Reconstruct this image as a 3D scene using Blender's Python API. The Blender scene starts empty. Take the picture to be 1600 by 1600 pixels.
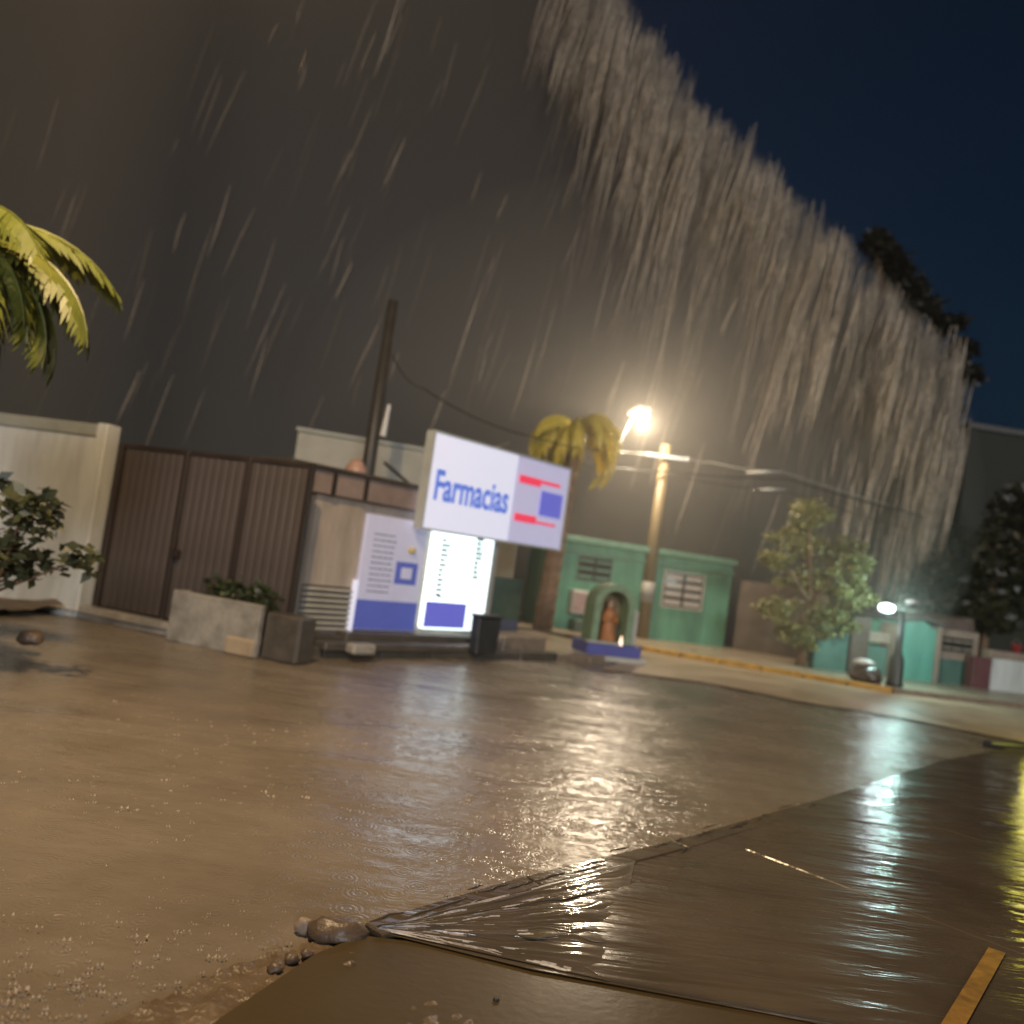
import bpy, bmesh, math, random
from mathutils import Vector, Matrix, noise
random.seed(7)
sc = bpy.context.scene
COL = sc.collection
R = math.radians

# ------------------------------------------------------------------ camera
FPX, ROLL, PITCH, HCAM = 1300.0, R(8.0), R(3.14), 1.6
_c, _s = math.cos(ROLL), math.sin(ROLL)
FW = Vector((0, math.cos(PITCH), math.sin(PITCH)))
U0 = Vector((0, -math.sin(PITCH), math.cos(PITCH)))
R0 = Vector((1, 0, 0))
RT = _c * R0 + _s * U0
UP = _c * U0 - _s * R0
CAMP = Vector((0, 0, HCAM))
cam = bpy.data.cameras.new('camera')
cam.lens_unit = 'FOV'
cam.angle = 2 * math.atan(800 / FPX)
cam.clip_start, cam.clip_end = 0.05, 500
camo = bpy.data.objects.new('camera', cam)
m = Matrix((RT, UP, -FW)).transposed().to_4x4()
m.translation = CAMP
camo.matrix_world = m
COL.objects.link(camo)
sc.camera = camo
cam.dof.use_dof = True
cam.dof.focus_distance = 3.7
cam.dof.aperture_fstop = 1.05

# ------------------------------------------------------------------ sky, added fill lamp, exposure
SUN_EL, SUN_AZ = 14.0, 168.0           # behind the photographer, to the right (azimuth clockwise from +Y)
w = bpy.data.worlds.new('World')
sc.world = w
w.use_nodes = True
nt = w.node_tree
bg = nt.nodes['Background']
sky = nt.nodes.new('ShaderNodeTexSky')
sky.sky_type = 'NISHITA'
sky.sun_disc = False
sky.sun_elevation = R(SUN_EL)
sky.sun_rotation = R(SUN_AZ)
sky.air_density = 1.6
sky.ozone_density = 3.0
sky.dust_density = 0.2
tc = nt.nodes.new('ShaderNodeTexCoord')
nz = nt.nodes.new('ShaderNodeTexNoise')
nz.inputs['Scale'].default_value = 3.2
nz.inputs['Detail'].default_value = 5
rp = nt.nodes.new('ShaderNodeValToRGB')
rp.color_ramp.elements[0].position = 0.45
rp.color_ramp.elements[1].position = 0.72
mx = nt.nodes.new('ShaderNodeMix')
mx.data_type = 'RGBA'
mx.inputs[7].default_value = (1.6, 2.1, 3.6, 1)
nt.links.new(tc.outputs['Generated'], nz.inputs['Vector'])
nt.links.new(nz.outputs['Fac'], rp.inputs['Fac'])
mm = nt.nodes.new('ShaderNodeMath'); mm.operation = 'MULTIPLY'; mm.inputs[1].default_value = 0.9
nt.links.new(rp.outputs['Color'], mm.inputs[0])
nt.links.new(mm.outputs[0], mx.inputs[0])
nt.links.new(sky.outputs['Color'], mx.inputs[6])
mt_ = nt.nodes.new('ShaderNodeMix'); mt_.data_type = 'RGBA'; mt_.blend_type = 'MULTIPLY'; mt_.inputs[0].default_value = 1.0
mt_.inputs[7].default_value = (0.42, 1.0, 1.75, 1)
nt.links.new(mx.outputs[2], mt_.inputs[6])
nt.links.new(mt_.outputs[2], bg.inputs['Color'])
bg.inputs['Strength'].default_value = 0.0036

sl = bpy.data.lights.new('sun', 'SUN')
sl.energy = 1.15  # fill from behind the camera, added to light mist and facades evenly
sl.angle = R(12)
sl.color = (0.98, 0.97, 0.97)
so = bpy.data.objects.new('sun', sl)
az, el = R(SUN_AZ), R(SUN_EL)
sd = Vector((math.sin(az) * math.cos(el), math.cos(az) * math.cos(el), math.sin(el)))
so.rotation_euler = (-sd).to_track_quat('-Z', 'Y').to_euler()
so.location = sd * 30
COL.objects.link(so)

sc.view_settings.view_transform = 'Standard'
sc.view_settings.look = 'None'
sc.view_settings.gamma = 1
sc.view_settings.exposure = 0
sc.view_settings.use_curve_mapping = False
sc.render.engine = 'CYCLES'
sc.cycles.use_denoising = True
try:
    sc.cycles.denoiser = 'OPENIMAGEDENOISE'
except Exception:
    pass
sc.cycles.max_bounces = 5
sc.cycles.volume_bounces = 0
sc.cycles.transparent_max_bounces = 12
sc.cycles.sample_clamp_indirect = 3.0

# ------------------------------------------------------------------ layout helpers (survey of the place from the standpoint)
def ray(px, py):
    return FW + RT * ((px - 800) / FPX) - UP * ((py - 800) / FPX)
def G(px, py, z=0.0):
    d = ray(px, py)
    return CAMP + d * ((z - HCAM) / d.z)
def PT(px, py, y):
    d = ray(px, py)
    return CAMP + d * (y / d.y)

class Facade:
    """A vertical plane standing on the ground from A to B; u runs along it, v goes into it, z is up."""
    def __init__(s, A, B):
        s.A = Vector((A[0], A[1], 0)); s.B = Vector((B[0], B[1], 0))
        s.d = (s.B - s.A).normalized(); s.n = Vector((-s.d.y, s.d.x, 0))
        s.rz = math.atan2(s.d.y, s.d.x)
    def uz(s, px, py, v=0.0):
        d = ray(px, py)
        t = (s.A + s.n * v - CAMP).dot(s.n) / d.dot(s.n)
        p = CAMP + d * t
        return (p - s.A).dot(s.d), p.z
    def u(s, px, py, v=0.0): return s.uz(px, py, v)[0]
    def z(s, px, py, v=0.0): return s.uz(px, py, v)[1]
    def world(s, u, v, z): return s.A + s.d * u + s.n * v + Vector((0, 0, z))

# ------------------------------------------------------------------ materials
MATS = {}
def mat(name, col, rough=0.6, var=0.25, scale=6.0, bump=0.0, bscale=40.0, metal=0.0, emit=None, estr=0.0, spec=0.5, trans=0.0, streak=False, coat=0.0):
    if name in MATS: return MATS[name]
    m = bpy.data.materials.new(name)
    m.use_nodes = True
    n = m.node_tree.nodes; l = m.node_tree.links
    b = n['Principled BSDF']
    b.inputs['Roughness'].default_value = rough
    b.inputs['Metallic'].default_value = metal
    b.inputs['Specular IOR Level'].default_value = spec
    if coat: b.inputs['Coat Weight'].default_value = coat; b.inputs['Coat Roughness'].default_value = 0.12
    t = n.new('ShaderNodeTexCoord')
    mp = n.new('ShaderNodeMapping')
    if streak: mp.inputs['Scale'].default_value = (1, 1, 0.18)
    l.new(t.outputs['Object'], mp.inputs['Vector'])
    if var:
        a = n.new('ShaderNodeTexNoise'); a.inputs['Scale'].default_value = scale; a.inputs['Detail'].default_value = 6; a.inputs['Roughness'].default_value = 0.65
        r = n.new('ShaderNodeValToRGB')
        r.color_ramp.elements[0].position = 0.3; r.color_ramp.elements[1].position = 0.7
        r.color_ramp.elements[0].color = (*[c * (1 - var) for c in col], 1)
        r.color_ramp.elements[1].color = (*[min(1, c * (1 + var)) for c in col], 1)
        l.new(mp.outputs[0], a.inputs['Vector']); l.new(a.outputs['Fac'], r.inputs['Fac']); l.new(r.outputs[0], b.inputs['Base Color'])
    else:
        b.inputs['Base Color'].default_value = (*col, 1)
    if bump:
        a2 = n.new('ShaderNodeTexNoise'); a2.inputs['Scale'].default_value = bscale; a2.inputs['Detail'].default_value = 4
        bp = n.new('ShaderNodeBump'); bp.inputs['Strength'].default_value = bump; bp.inputs['Distance'].default_value = 0.02
        l.new(t.outputs['Object'], a2.inputs['Vector']); l.new(a2.outputs['Fac'], bp.inputs['Height']); l.new(bp.outputs[0], b.inputs['Normal'])
    if emit:
        b.inputs['Emission Color'].default_value = (*emit, 1); b.inputs['Emission Strength'].default_value = estr
    MATS[name] = m
    return m

def wet_mat(name, cols, rough, bumps, cscale=0.9, rvar=0.12, rscale=1.2, spec=0.5, coat=0.0):
    """Wet ground: two or three earth colours, patchy gloss, layers of ripple relief given as (scale xyz, strength, distance)."""
    m = bpy.data.materials.new(name); m.use_nodes = True
    n = m.node_tree.nodes; l = m.node_tree.links; b = n['Principled BSDF']
    b.inputs['Specular IOR Level'].default_value = spec
    b.inputs['IOR'].default_value = 1.36
    t = n.new('ShaderNodeTexCoord')
    a = n.new('ShaderNodeTexNoise'); a.inputs['Scale'].default_value = cscale; a.inputs['Detail'].default_value = 7; a.inputs['Roughness'].default_value = 0.6
    r = n.new('ShaderNodeValToRGB'); e = r.color_ramp.elements
    e[0].position, e[1].position = 0.32, 0.68
    e[0].color = (*cols[0], 1); e[1].color = (*cols[-1], 1)
    l.new(t.outputs['Object'], a.inputs['Vector']); l.new(a.outputs['Fac'], r.inputs['Fac']); l.new(r.outputs[0], b.inputs['Base Color'])
    a2 = n.new('ShaderNodeTexNoise'); a2.inputs['Scale'].default_value = rscale; a2.inputs['Detail'].default_value = 5
    mr = n.new('ShaderNodeMapRange'); mr.inputs[1].default_value = 0.3; mr.inputs[2].default_value = 0.7
    mr.inputs[3].default_value = max(0.02, rough - rvar); mr.inputs[4].default_value = rough + rvar
    l.new(t.outputs['Object'], a2.inputs['Vector']); l.new(a2.outputs['Fac'], mr.inputs[0]); l.new(mr.outputs[0], b.inputs['Roughness'])
    prev = None
    for sxyz, st, ds in bumps:
        mp = n.new('ShaderNodeMapping'); mp.inputs['Scale'].default_value = sxyz; mp.inputs['Rotation'].default_value = (0, 0, R(12))
        nn = n.new('ShaderNodeTexNoise'); nn.inputs['Scale'].default_value = 1.0; nn.inputs['Detail'].default_value = 3; nn.inputs['Distortion'].default_value = 0.4
        bp = n.new('ShaderNodeBump'); bp.inputs['Strength'].default_value = st; bp.inputs['Distance'].default_value = ds
        l.new(t.outputs['Object'], mp.inputs[0]); l.new(mp.outputs[0], nn.inputs['Vector']); l.new(nn.outputs['Fac'], bp.inputs['Height'])
        if prev: l.new(prev.outputs[0], bp.inputs['Normal'])
        prev = bp
    if prev: l.new(prev.outputs[0], b.inputs['Normal'])
    return m

def leaf_mat(name, c0, c1, scale=2.5, rough=0.45):
    m = mat(name, c0, rough=rough, var=0.01, scale=scale)
    n = m.node_tree.nodes
    for x in n:
        if x.type == 'VALTORGB':
            x.color_ramp.elements[0].color = (*c0, 1); x.color_ramp.elements[1].color = (*c1, 1)
    b = n['Principled BSDF']
    b.inputs['Transmission Weight'].default_value = 0.0
    return m

def vol_mat(name, col, dens, aniso):
    m = bpy.data.materials.new(name); m.use_nodes = True
    n = m.node_tree.nodes; n.remove(n['Principled BSDF'])
    v = n.new('ShaderNodeVolumePrincipled')
    v.inputs['Color'].default_value = (*col, 1); v.inputs['Density'].default_value = dens; v.inputs['Anisotropy'].default_value = aniso
    m.node_tree.links.new(v.outputs[0], n['Material Output'].inputs['Volume'])
    return m

# ------------------------------------------------------------------ object helpers
def tag(o, label=None, cat=None, group=None, kind=None):
    if label: o['label'] = label
    if cat: o['category'] = cat
    if group: o['group'] = group
    if kind: o['kind'] = kind
    return o
def empty(name, loc=(0, 0, 0), rz=0.0, label=None, cat=None, group=None):
    o = bpy.data.objects.new(name, None); COL.objects.link(o)
    o.empty_display_size = 0.2
    o.location = loc; o.rotation_euler = (0, 0, rz)
    return tag(o, label, cat, group)

class MB:
    def __init__(s): s.v = []; s.f = []; s.smooth = False
    def box(s, x0, x1, y0, y1, z0, z1):
        k = len(s.v)
        s.v += [(x, y, z) for x in (x0, x1) for y in (y0, y1) for z in (z0, z1)]
        s.f += [tuple(k + i for i in q) for q in ((0, 1, 3, 2), (4, 6, 7, 5), (0, 4, 5, 1), (2, 3, 7, 6), (0, 2, 6, 4), (1, 5, 7, 3))]
        return s
    def quad(s, *p):
        k = len(s.v); s.v += [tuple(q) for q in p]; s.f.append(tuple(range(k, k + len(p)))); return s
    def prism(s, poly, a, b, ax='y'):
        """closed prism: poly in the two other axes, extruded along ax from a to b"""
        k = len(s.v); n = len(poly)
        for t in (a, b):
            for p in poly:
                s.v.append((p[0], t, p[1]) if ax == 'y' else (p[0], p[1], t) if ax == 'z' else (t, p[0], p[1]))
        for i in range(n):
            j = (i + 1) % n
            s.f.append((k + i, k + j, k + n + j, k + n + i))
        s.f.append(tuple(k + i for i in range(n - 1, -1, -1))); s.f.append(tuple(k + n + i for i in range(n)))
        return s
    def tube(s, pts, rad, n=8, cap=True):
        pts = [Vector(p) for p in pts]
        if not hasattr(rad, '__len__'): rad = [rad] * len(pts)
        k = len(s.v)
        for i, p in enumerate(pts):
            d = (pts[min(i + 1, len(pts) - 1)] - pts[max(i - 1, 0)]).normalized()
            a = d.orthogonal().normalized() if i == 0 else (pa - d * pa.dot(d)).normalized()
            pa = a; b = d.cross(a)
            for j in range(n):
                t = 2 * math.pi * j / n
                s.v.append(tuple(p + (a * math.cos(t) + b * math.sin(t)) * rad[i]))
        for i in range(len(pts) - 1):
            for j in range(n):
                s.f.append((k + i * n + j, k + i * n + (j + 1) % n, k + (i + 1) * n + (j + 1) % n, k + (i + 1) * n + j))
        if cap:
            s.f.append(tuple(k + j for j in range(n - 1, -1, -1)))
            s.f.append(tuple(k + (len(pts) - 1) * n + j for j in range(n)))
        return s
    def lathe(s, c, prof, n=14):
        k = len(s.v)
        for r_, z in prof:
            for j in range(n):
                t = 2 * math.pi * j / n
                s.v.append((c[0] + r_ * math.cos(t), c[1] + r_ * math.sin(t), c[2] + z))
        for i in range(len(prof) - 1):
            for j in range(n):
                s.f.append((k + i * n + j, k + i * n + (j + 1) % n, k + (i + 1) * n + (j + 1) % n, k + (i + 1) * n + j))
        s.f.append(tuple(k + j for j in range(n - 1, -1, -1)))
        s.f.append(tuple(k + (len(prof) - 1) * n + j for j in range(n)))
        return s
    def build(s, name, m, parent=None, bevel=0.0, smooth=False):
        me = bpy.data.meshes.new(name)
        me.from_pydata(s.v, [], s.f); me.update()
        if bevel:
            bm = bmesh.new(); bm.from_mesh(me)
            bmesh.ops.recalc_face_normals(bm, faces=bm.faces)
            bmesh.ops.bevel(bm, geom=bm.edges[:], offset=bevel, segments=1, affect='EDGES', clamp_overlap=True)
            bm.to_mesh(me); bm.free()
        if smooth:
            for p in me.polygons: p.use_smooth = True
        me.materials.append(m)
        o = bpy.data.objects.new(name, me); COL.objects.link(o)
        if parent: o.parent = parent
        return o
def dup(o, parent=None, loc=None):
    c = o.copy(); COL.objects.link(c); c.parent = parent
    if loc is not None: c.location = loc
    return c
def subdiv_sheet(poly, z, step, name, m, kind='structure', wob=0.0, zfun=None):
    """flat ground sheet from an outline, cut into a grid so relief can be added"""
    bm = bmesh.new()
    vs = [bm.verts.new((p[0], p[1], z)) for p in poly]
    bm.faces.new(vs)
    xs = [p[0] for p in poly]; ys = [p[1] for p in poly]
    for ax, lo, hi in ((0, min(xs), max(xs)), (1, min(ys), max(ys))):
        t = lo + step
        while t < hi:
            co = [0, 0, 0]; no = [0, 0, 0]; co[ax] = t; no[ax] = 1
            bmesh.ops.bisect_plane(bm, geom=bm.verts[:] + bm.edges[:] + bm.faces[:], plane_co=co, plane_no=no)
            t += step
    if zfun:
        for v in bm.verts: v.co.z += zfun(v.co.x, v.co.y)
    bmesh.ops.recalc_face_normals(bm, faces=bm.faces)
    for f in bm.faces:
        if f.normal.z < 0: f.normal_flip()
        f.smooth = True
    me = bpy.data.meshes.new(name); bm.to_mesh(me); bm.free(); me.materials.append(m)
    o = bpy.data.objects.new(name, me); COL.objects.link(o)
    if kind: o['kind'] = kind
    return o

# ------------------------------------------------------------------ ground
M_mud = wet_mat('muddy_water', [(0.165, 0.137, 0.105), (0.275, 0.235, 0.187)], 0.25,
                [((0.5, 1.5, 1), 0.4, 0.14), ((2.0, 5.0, 1), 0.36, 0.04), ((9, 13, 1), 0.45, 0.012), ((34, 40, 1), 0.45, 0.005)], cscale=0.6, rvar=0.08)
M_pave = wet_mat('wet_concrete', [(0.070, 0.055, 0.039), (0.118, 0.094, 0.066)], 0.16,
                 [((0.9, 3.4, 1), 0.45, 0.05), ((1.6, 11.0, 1), 0.55, 0.018), ((30, 45, 1), 0.22, 0.003)], cscale=1.1, rvar=0.09, rscale=0.8)
M_slab = wet_mat('silty_concrete', [(0.058, 0.040, 0.015), (0.082, 0.057, 0.022)], 0.42, [((20, 26, 1), 0.3, 0.004)], rvar=0.1)
M_dirt = wet_mat('wet_earth', [(0.09, 0.07, 0.05), (0.17, 0.13, 0.095)], 0.55, [((6, 6, 1), 0.6, 0.06), ((40, 40, 1), 0.5, 0.01)], cscale=4)
M_dirtb = wet_mat('silty_rubble', [(0.11, 0.08, 0.05), (0.20, 0.15, 0.10)], 0.35, [((30, 30, 1), 0.6, 0.02)], cscale=5)
M_far = wet_mat('wet_sidewalk', [(0.33, 0.26, 0.18), (0.45, 0.36, 0.26)], 0.35, [((8, 12, 1), 0.4, 0.01)], cscale=1.5)

subdiv_sheet([(-60, -30), (60, -30), (60, 60), (-60, 60)], -0.06, 40, 'ground', M_dirt)

def rain_rings(m, scale, freq, strength, dist):
    """concentric rings where drops strike, as relief on the water"""
    n = m.node_tree.nodes; l = m.node_tree.links
    t = n.new('ShaderNodeTexCoord'); v = n.new('ShaderNodeTexVoronoi'); v.inputs['Scale'].default_value = scale; v.voronoi_dimensions = '2D'
    a = n.new('ShaderNodeMath'); a.operation = 'MULTIPLY'; a.inputs[1].default_value = freq
    sn = n.new('ShaderNodeMath'); sn.operation = 'SINE'
    fo = n.new('ShaderNodeMapRange'); fo.inputs[1].default_value = 0.08; fo.inputs[2].default_value = 0.42; fo.inputs[3].default_value = 1; fo.inputs[4].default_value = 0
    pr = n.new('ShaderNodeMath'); pr.operation = 'MULTIPLY'
    bp = n.new('ShaderNodeBump'); bp.inputs['Strength'].default_value = strength; bp.inputs['Distance'].default_value = dist
    l.new(t.outputs['Object'], v.inputs['Vector']); l.new(v.outputs['Distance'], a.inputs[0]); l.new(a.outputs[0], sn.inputs[0])
    l.new(v.outputs['Distance'], fo.inputs[0]); l.new(sn.outputs[0], pr.inputs[0]); l.new(fo.outputs[0], pr.inputs[1]); l.new(pr.outputs[0], bp.inputs['Height'])
    b = n['Principled BSDF']; old = b.inputs['Normal'].links[0].from_socket
    l.new(old, bp.inputs['Normal']); l.new(bp.outputs[0], b.inputs['Normal'])
rain_rings(M_mud, 4.5, 55, 0.20, 0.008)
rain_rings(M_mud, 11, 40, 0.18, 0.005)
def water_z(x, y):
    return 0.012 * noise.noise(Vector((x * 0.9, y * 1.6, 0.3))) + 0.006 * noise.noise(Vector((x * 3.1, y * 5, 1.3)))
subdiv_sheet([(-16, -2), (16, -2), (16, 24), (-16, 24)], 0.0, 0.33, 'flooded_street', M_mud, zfun=water_z)

# pavement on the near right: its kerb line runs from the rock away to the right
EDGE = [(-0.33, 3.44), (0.35, 4.19), (1.27, 5.09), (2.62, 6.53), (5.18, 9.35), (8.6, 12.6)]
PAVZ = 0.04
pave_poly = EDGE + [(13, 12.9), (13, -1.5), (3.5, -1.5), (2.4, 3.06), (1.24, 3.22), (0.32, 3.30)]
def pave_z(x, y): return 0.004 * noise.noise(Vector((x * 1.1, y * 1.1, 5)))
pav = subdiv_sheet(pave_poly, PAVZ, 0.4, 'pavement', M_pave, zfun=pave_z)
# kerb face under the pavement rim, one run of kerb stones
kb = MB()
kerb_root = pav
ks = []
for i in range(len(EDGE) - 1):
    a, b = Vector((*EDGE[i], 0)), Vector((*EDGE[i + 1], 0))
    L = (b - a).length; nseg = max(1, round(L / 0.95)); d = (b - a).normalized(); nn_ = Vector((-d.y, d.x, 0))
    for k in range(nseg):
        p, q = a + d * (L * k / nseg + 0.008), a + d * (L * (k + 1) / nseg - 0.008)
        z1 = PAVZ + (0.0085 if i < 2 else 0.003 if i == 2 else -0.003) + random.uniform(-0.001, 0.001)
        mb = MB(); mb.prism([(p + nn_ * 0.05)[:2], (q + nn_ * 0.05)[:2], (q - nn_ * 0.07)[:2], (p - nn_ * 0.07)[:2]], -0.05, z1, 'z')
        mb.build('kerb_stone', M_pave, kerb_root, bevel=0.005)
# pour joints: raised-edge concrete bays laid as pieces of the pavement
gd = Vector((0.70, 0.714, 0)); gn = Vector((0.714, -0.70, 0)); go = Vector((0.15, 3.72, 0))
def clip_poly(poly, co, no):
    out = []
    for i in range(len(poly)):
        a, b = poly[i], poly[(i + 1) % len(poly)]
        da, db = (a - co).dot(no), (b - co).dot(no)
        if da >= 0: out.append(a)
        if da * db < 0: out.append(a + (b - a) * (da / (da - db)))
    return out
bay = 0
for i in range(0, 5):
    for j in range(0, 4):
        p0 = go + gd * (i * 2.1 + 0.006) + gn * (0.09 + j * 1.9)
        poly = [p0, p0 + gd * 2.085, p0 + gd * 2.085 + gn * 1.885, p0 + gn * 1.885]
        poly = clip_poly(poly, Vector((1.24, 3.235, 0)), Vector((0.09, 1, 0)).normalized())
        poly = clip_poly(poly, Vector((5.18, 9.27, 0)), Vector((0.742, -0.67, 0)))
        if len(poly) < 3: continue
        mb = MB(); mb.prism([p[:2] for p in poly], 0.0, PAVZ + 0.009 + random.uniform(-0.0015, 0.0015), 'z')
        mb.build('paving_slab', M_pave, pav, bevel=0.006)

# silty apron nearer than the slab joint
subdiv_sheet([(-0.36, 3.40), (0.32, 3.42), (1.24, 3.36), (2.6, 3.2), (2.6, -1.5), (-0.6, -1.5), (-0.7, 2.7), (-0.5, 3.2)], 0.034, 0.5, 'apron', M_slab)
# rough rubble shelf at the bottom left edge of the apron
def rub_z(x, y): return 0.035 * abs(noise.noise(Vector((x * 15, y * 18, 2)))) - 0.008 + 0.020 * math.exp(-((x - 0.0) ** 2 + (y - 2.86) ** 2) / 0.035) + 0.012 * noise.noise(Vector((x * 22, y * 25, 4)))
subdiv_sheet([(-0.46, 3.42), (-0.22, 3.34), (-0.10, 3.2), (0.0, 3.03), (0.2, 2.88), (0.4, 2.6), (-0.1, 1.5), (-1.3, 1.5), (-1.05, 2.6), (-0.75, 3.1)], 0.014, 0.025, 'broken_verge', M_dirtb, zfun=rub_z)

# yellow painted line
M_yel = mat('yellow_paint', (0.30, 0.16, 0.03), 0.4, var=0.5, scale=14)
a, b = Vector((*G(1478, 1640)[:2], 0)), Vector((*G(1556, 1503)[:2], 0))
d = (b - a).normalized(); nn_ = Vector((d.y, -d.x, 0)) * 0.036
mb = MB(); mb.quad(*[(p.x, p.y, PAVZ + 0.0165) for p in (a - nn_, a + nn_, b + nn_, b - nn_)])
o = mb.build('painted_line', M_yel); o['kind'] = 'structure'

# far sidewalk, right hand, with the yellow kerb
K0, K1, K2 = Vector((3.2, 18.1, 0)), Vector((7.88, 16.45, 0)), Vector((13.5, 17.6, 0))
farw = subdiv_sheet([K0[:2], K1[:2], K2[:2], (16, 24), (-2, 24), (0.6, 18.6)], 0.10, 0.8, 'far_sidewalk', M_far)
M_yk = mat('yellow_kerb_paint', (0.50, 0.29, 0.06), 0.45, var=0.4, scale=7)
M_gk = mat('grey_kerb', (0.22, 0.17, 0.13), 0.45, var=0.3, scale=7)
def kerb_run(a, b, m, n, parent, name='kerb_stone', h=0.125, wd=0.16):
    d = (b - a).normalized(); nn = Vector((-d.y, d.x, 0)); L = (b - a).length
    for k in range(n):
        p, q = a + d * (L * k / n + 0.01), a + d * (L * (k + 1) / n - 0.01)
        mb = MB(); mb.prism([(p - nn * wd / 2)[:2], (q - nn * wd / 2)[:2], (q + nn * wd / 2)[:2], (p + nn * wd / 2)[:2]], -0.03, h + random.uniform(-.006, .006), 'z')
        mb.build(name, m, parent, bevel=0.02)
kerb_run(K0, K1, M_yk, 6, farw)
kerb_run(K1, K2, M_gk, 6, farw)
kerb_run(Vector((0.6, 18.5, 0)), K0, M_gk, 3, farw)

# pale concrete gutter apron along the far kerb
M_gut = wet_mat('pale_wet_concrete', [(0.36, 0.28, 0.19), (0.50, 0.40, 0.28)], 0.42, [((3, 14, 1), 0.4, 0.012), ((30, 40, 1), .3, .004)], cscale=1.2)
gp_ = [G(940, 1048), G(1100, 1068), G(1250, 1098), G(1400, 1122), G(1500, 1142), G(1620, 1166)]
subdiv_sheet([q[:2] for q in gp_] + [(13.5, 17.5), K1[:2], (5.5, 17.25), K0[:2], (2.7, 16.2)], 0.022, 0.5, 'gutter', M_gut)

# shop side pavement with kerb
CA, CB = Vector((-2.86, 10.2, 0)), Vector((1.05, 14.1, 0))
M_dk = mat('dark_wet_kerb', (0.075, 0.066, 0.055), 0.35, var=0.3, scale=5, bump=0.2)
sw = subdiv_sheet([CA[:2], CB[:2], (2.75, 15.55), (2.9, 16.2), (0.6, 18.5), (-2, 24), (-14, 24), (-14, 12.3), (-5.7, 11.22)], 0.10, 0.8, 'shop_sidewalk', M_far)
kerb_run(CA, CB, M_dk, 6, sw, h=0.13)
kerb_run(CB, Vector((2.75, 15.5, 0)), M_gk, 3, sw, h=0.12)

# ------------------------------------------------------------------ left: white wall, gate, planter, verge
M_white = mat('white_wall_paint', (0.58, 0.61, 0.60), 0.55, var=0.28, scale=2.2, streak=True, bump=0.15, bscale=25)
M_greyband = mat('grey_band_paint', (0.33, 0.34, 0.30), 0.55, var=0.15, scale=2)
FL = Facade((-5.56, 11.30), (-2.70, 10.22))
FW_L = Facade((-13.0, 12.9), (-5.58, 11.28))
ww = empty('white_wall', FW_L.A, FW_L.rz, 'plain white rendered street wall left of the brown metal gate', 'wall')
LW = (FW_L.B - FW_L.A).length
zt = 2.62
MB().box(0, LW - 0.17, 0, 0.2, 0, zt - 0.17).build('wall_face', M_white, ww)
MB().box(-0.02, LW - 0.17, -0.03, 0.23, zt - 0.17, zt).build('coping', M_greyband, ww, bevel=0.01)
MB().box(LW - 0.165, LW, -0.04, 0.24, 0, zt + 0.02).build('end_pillar', M_white, ww, bevel=0.015)

M_gate = mat('brown_gate_metal', (0.105, 0.086, 0.079), 0.5, var=0.4, scale=2, streak=True, metal=0.25)
M_gate2 = mat('dark_gate_metal', (0.045, 0.034, 0.029), 0.42, var=0.3, scale=3, streak=True, metal=0.25)
gt = empty('metal_gate', FL.world(0.04, 0.16, 0), FL.rz, 'tall dark brown ribbed metal gate between white wall and pharmacy', 'gate')
GL = 3.15; gh = 2.42
fr = MB()
for x in (0, GL * 0.36, GL * 0.68, GL - 0.07): fr.box(x, x + 0.07, -0.02, 0.06, 0.17, gh)
fr.box(0.07, GL - 0.07, 0.0, 0.05, gh - 0.06, gh - 0.001)
fr.build('gate_frame', M_gate2, gt, bevel=0.006)
nsl = 24
s0 = None
for k in range(nsl):
    x = 0.075 + (GL - 0.15) * k / nsl
    if s0 is None:
        wv = (GL - 0.15) / nsl
        s0 = MB().prism([(0.003, 0.02), (wv * 0.2, 0.012), (wv * 0.8, 0.012), (wv - 0.003, 0.02), (wv - 0.004, 0.045), (0.004, 0.045)], 0.19, gh - 0.065, 'z').build('gate_panel', M_gate, gt)
        s0.location = (x, 0.01, 0)
    else:
        c = dup(s0, gt, (x, 0.01 + random.uniform(-.003, .003), 0))
lk = MB().box(GL * 0.36 + 0.075, GL * 0.36 + 0.19, -0.05, 0.0, 1.0, 1.1).tube([(GL * .36 + .13, -.07, 1.12), (GL * .36 + .13, -.07, 1.3)], .012).build('handle', M_gate2, gt)

M_conc = mat('pale_concrete', (0.29, 0.275, 0.245), 0.5, var=0.4, scale=4, bump=0.3)
o = MB().box(0.0, 1.52, -0.06, 0.16, 0.0, 0.165).build('gate_sill', M_conc, None, bevel=0.015)
o.location = FL.A; o.rotation_euler = (0, 0, FL.rz)
tag(o, 'low pale concrete kerb along the foot of the brown gate', 'kerb')
pl = empty('planter', FL.A, FL.rz, 'low grey concrete planter box in front of the brown gate', 'planter')
u0, u1 = FL.u(258, 998, -0.3), FL.u(412, 1024, -0.12)
MB().box(u0, u1 - 0.005, -0.30, -0.20, 0, 0.63).build('front_wall', M_conc, pl, bevel=0.015)
MB().box(u0, u0 + 0.1, -0.197, -0.065, 0, 0.63).build('side_wall', M_conc, pl, bevel=0.01)
MB().box(u1 - 0.42, u1 + 0.0, -0.36, -0.303, 0, 0.22).build('splash_block', M_far, pl, bevel=0.03)
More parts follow.
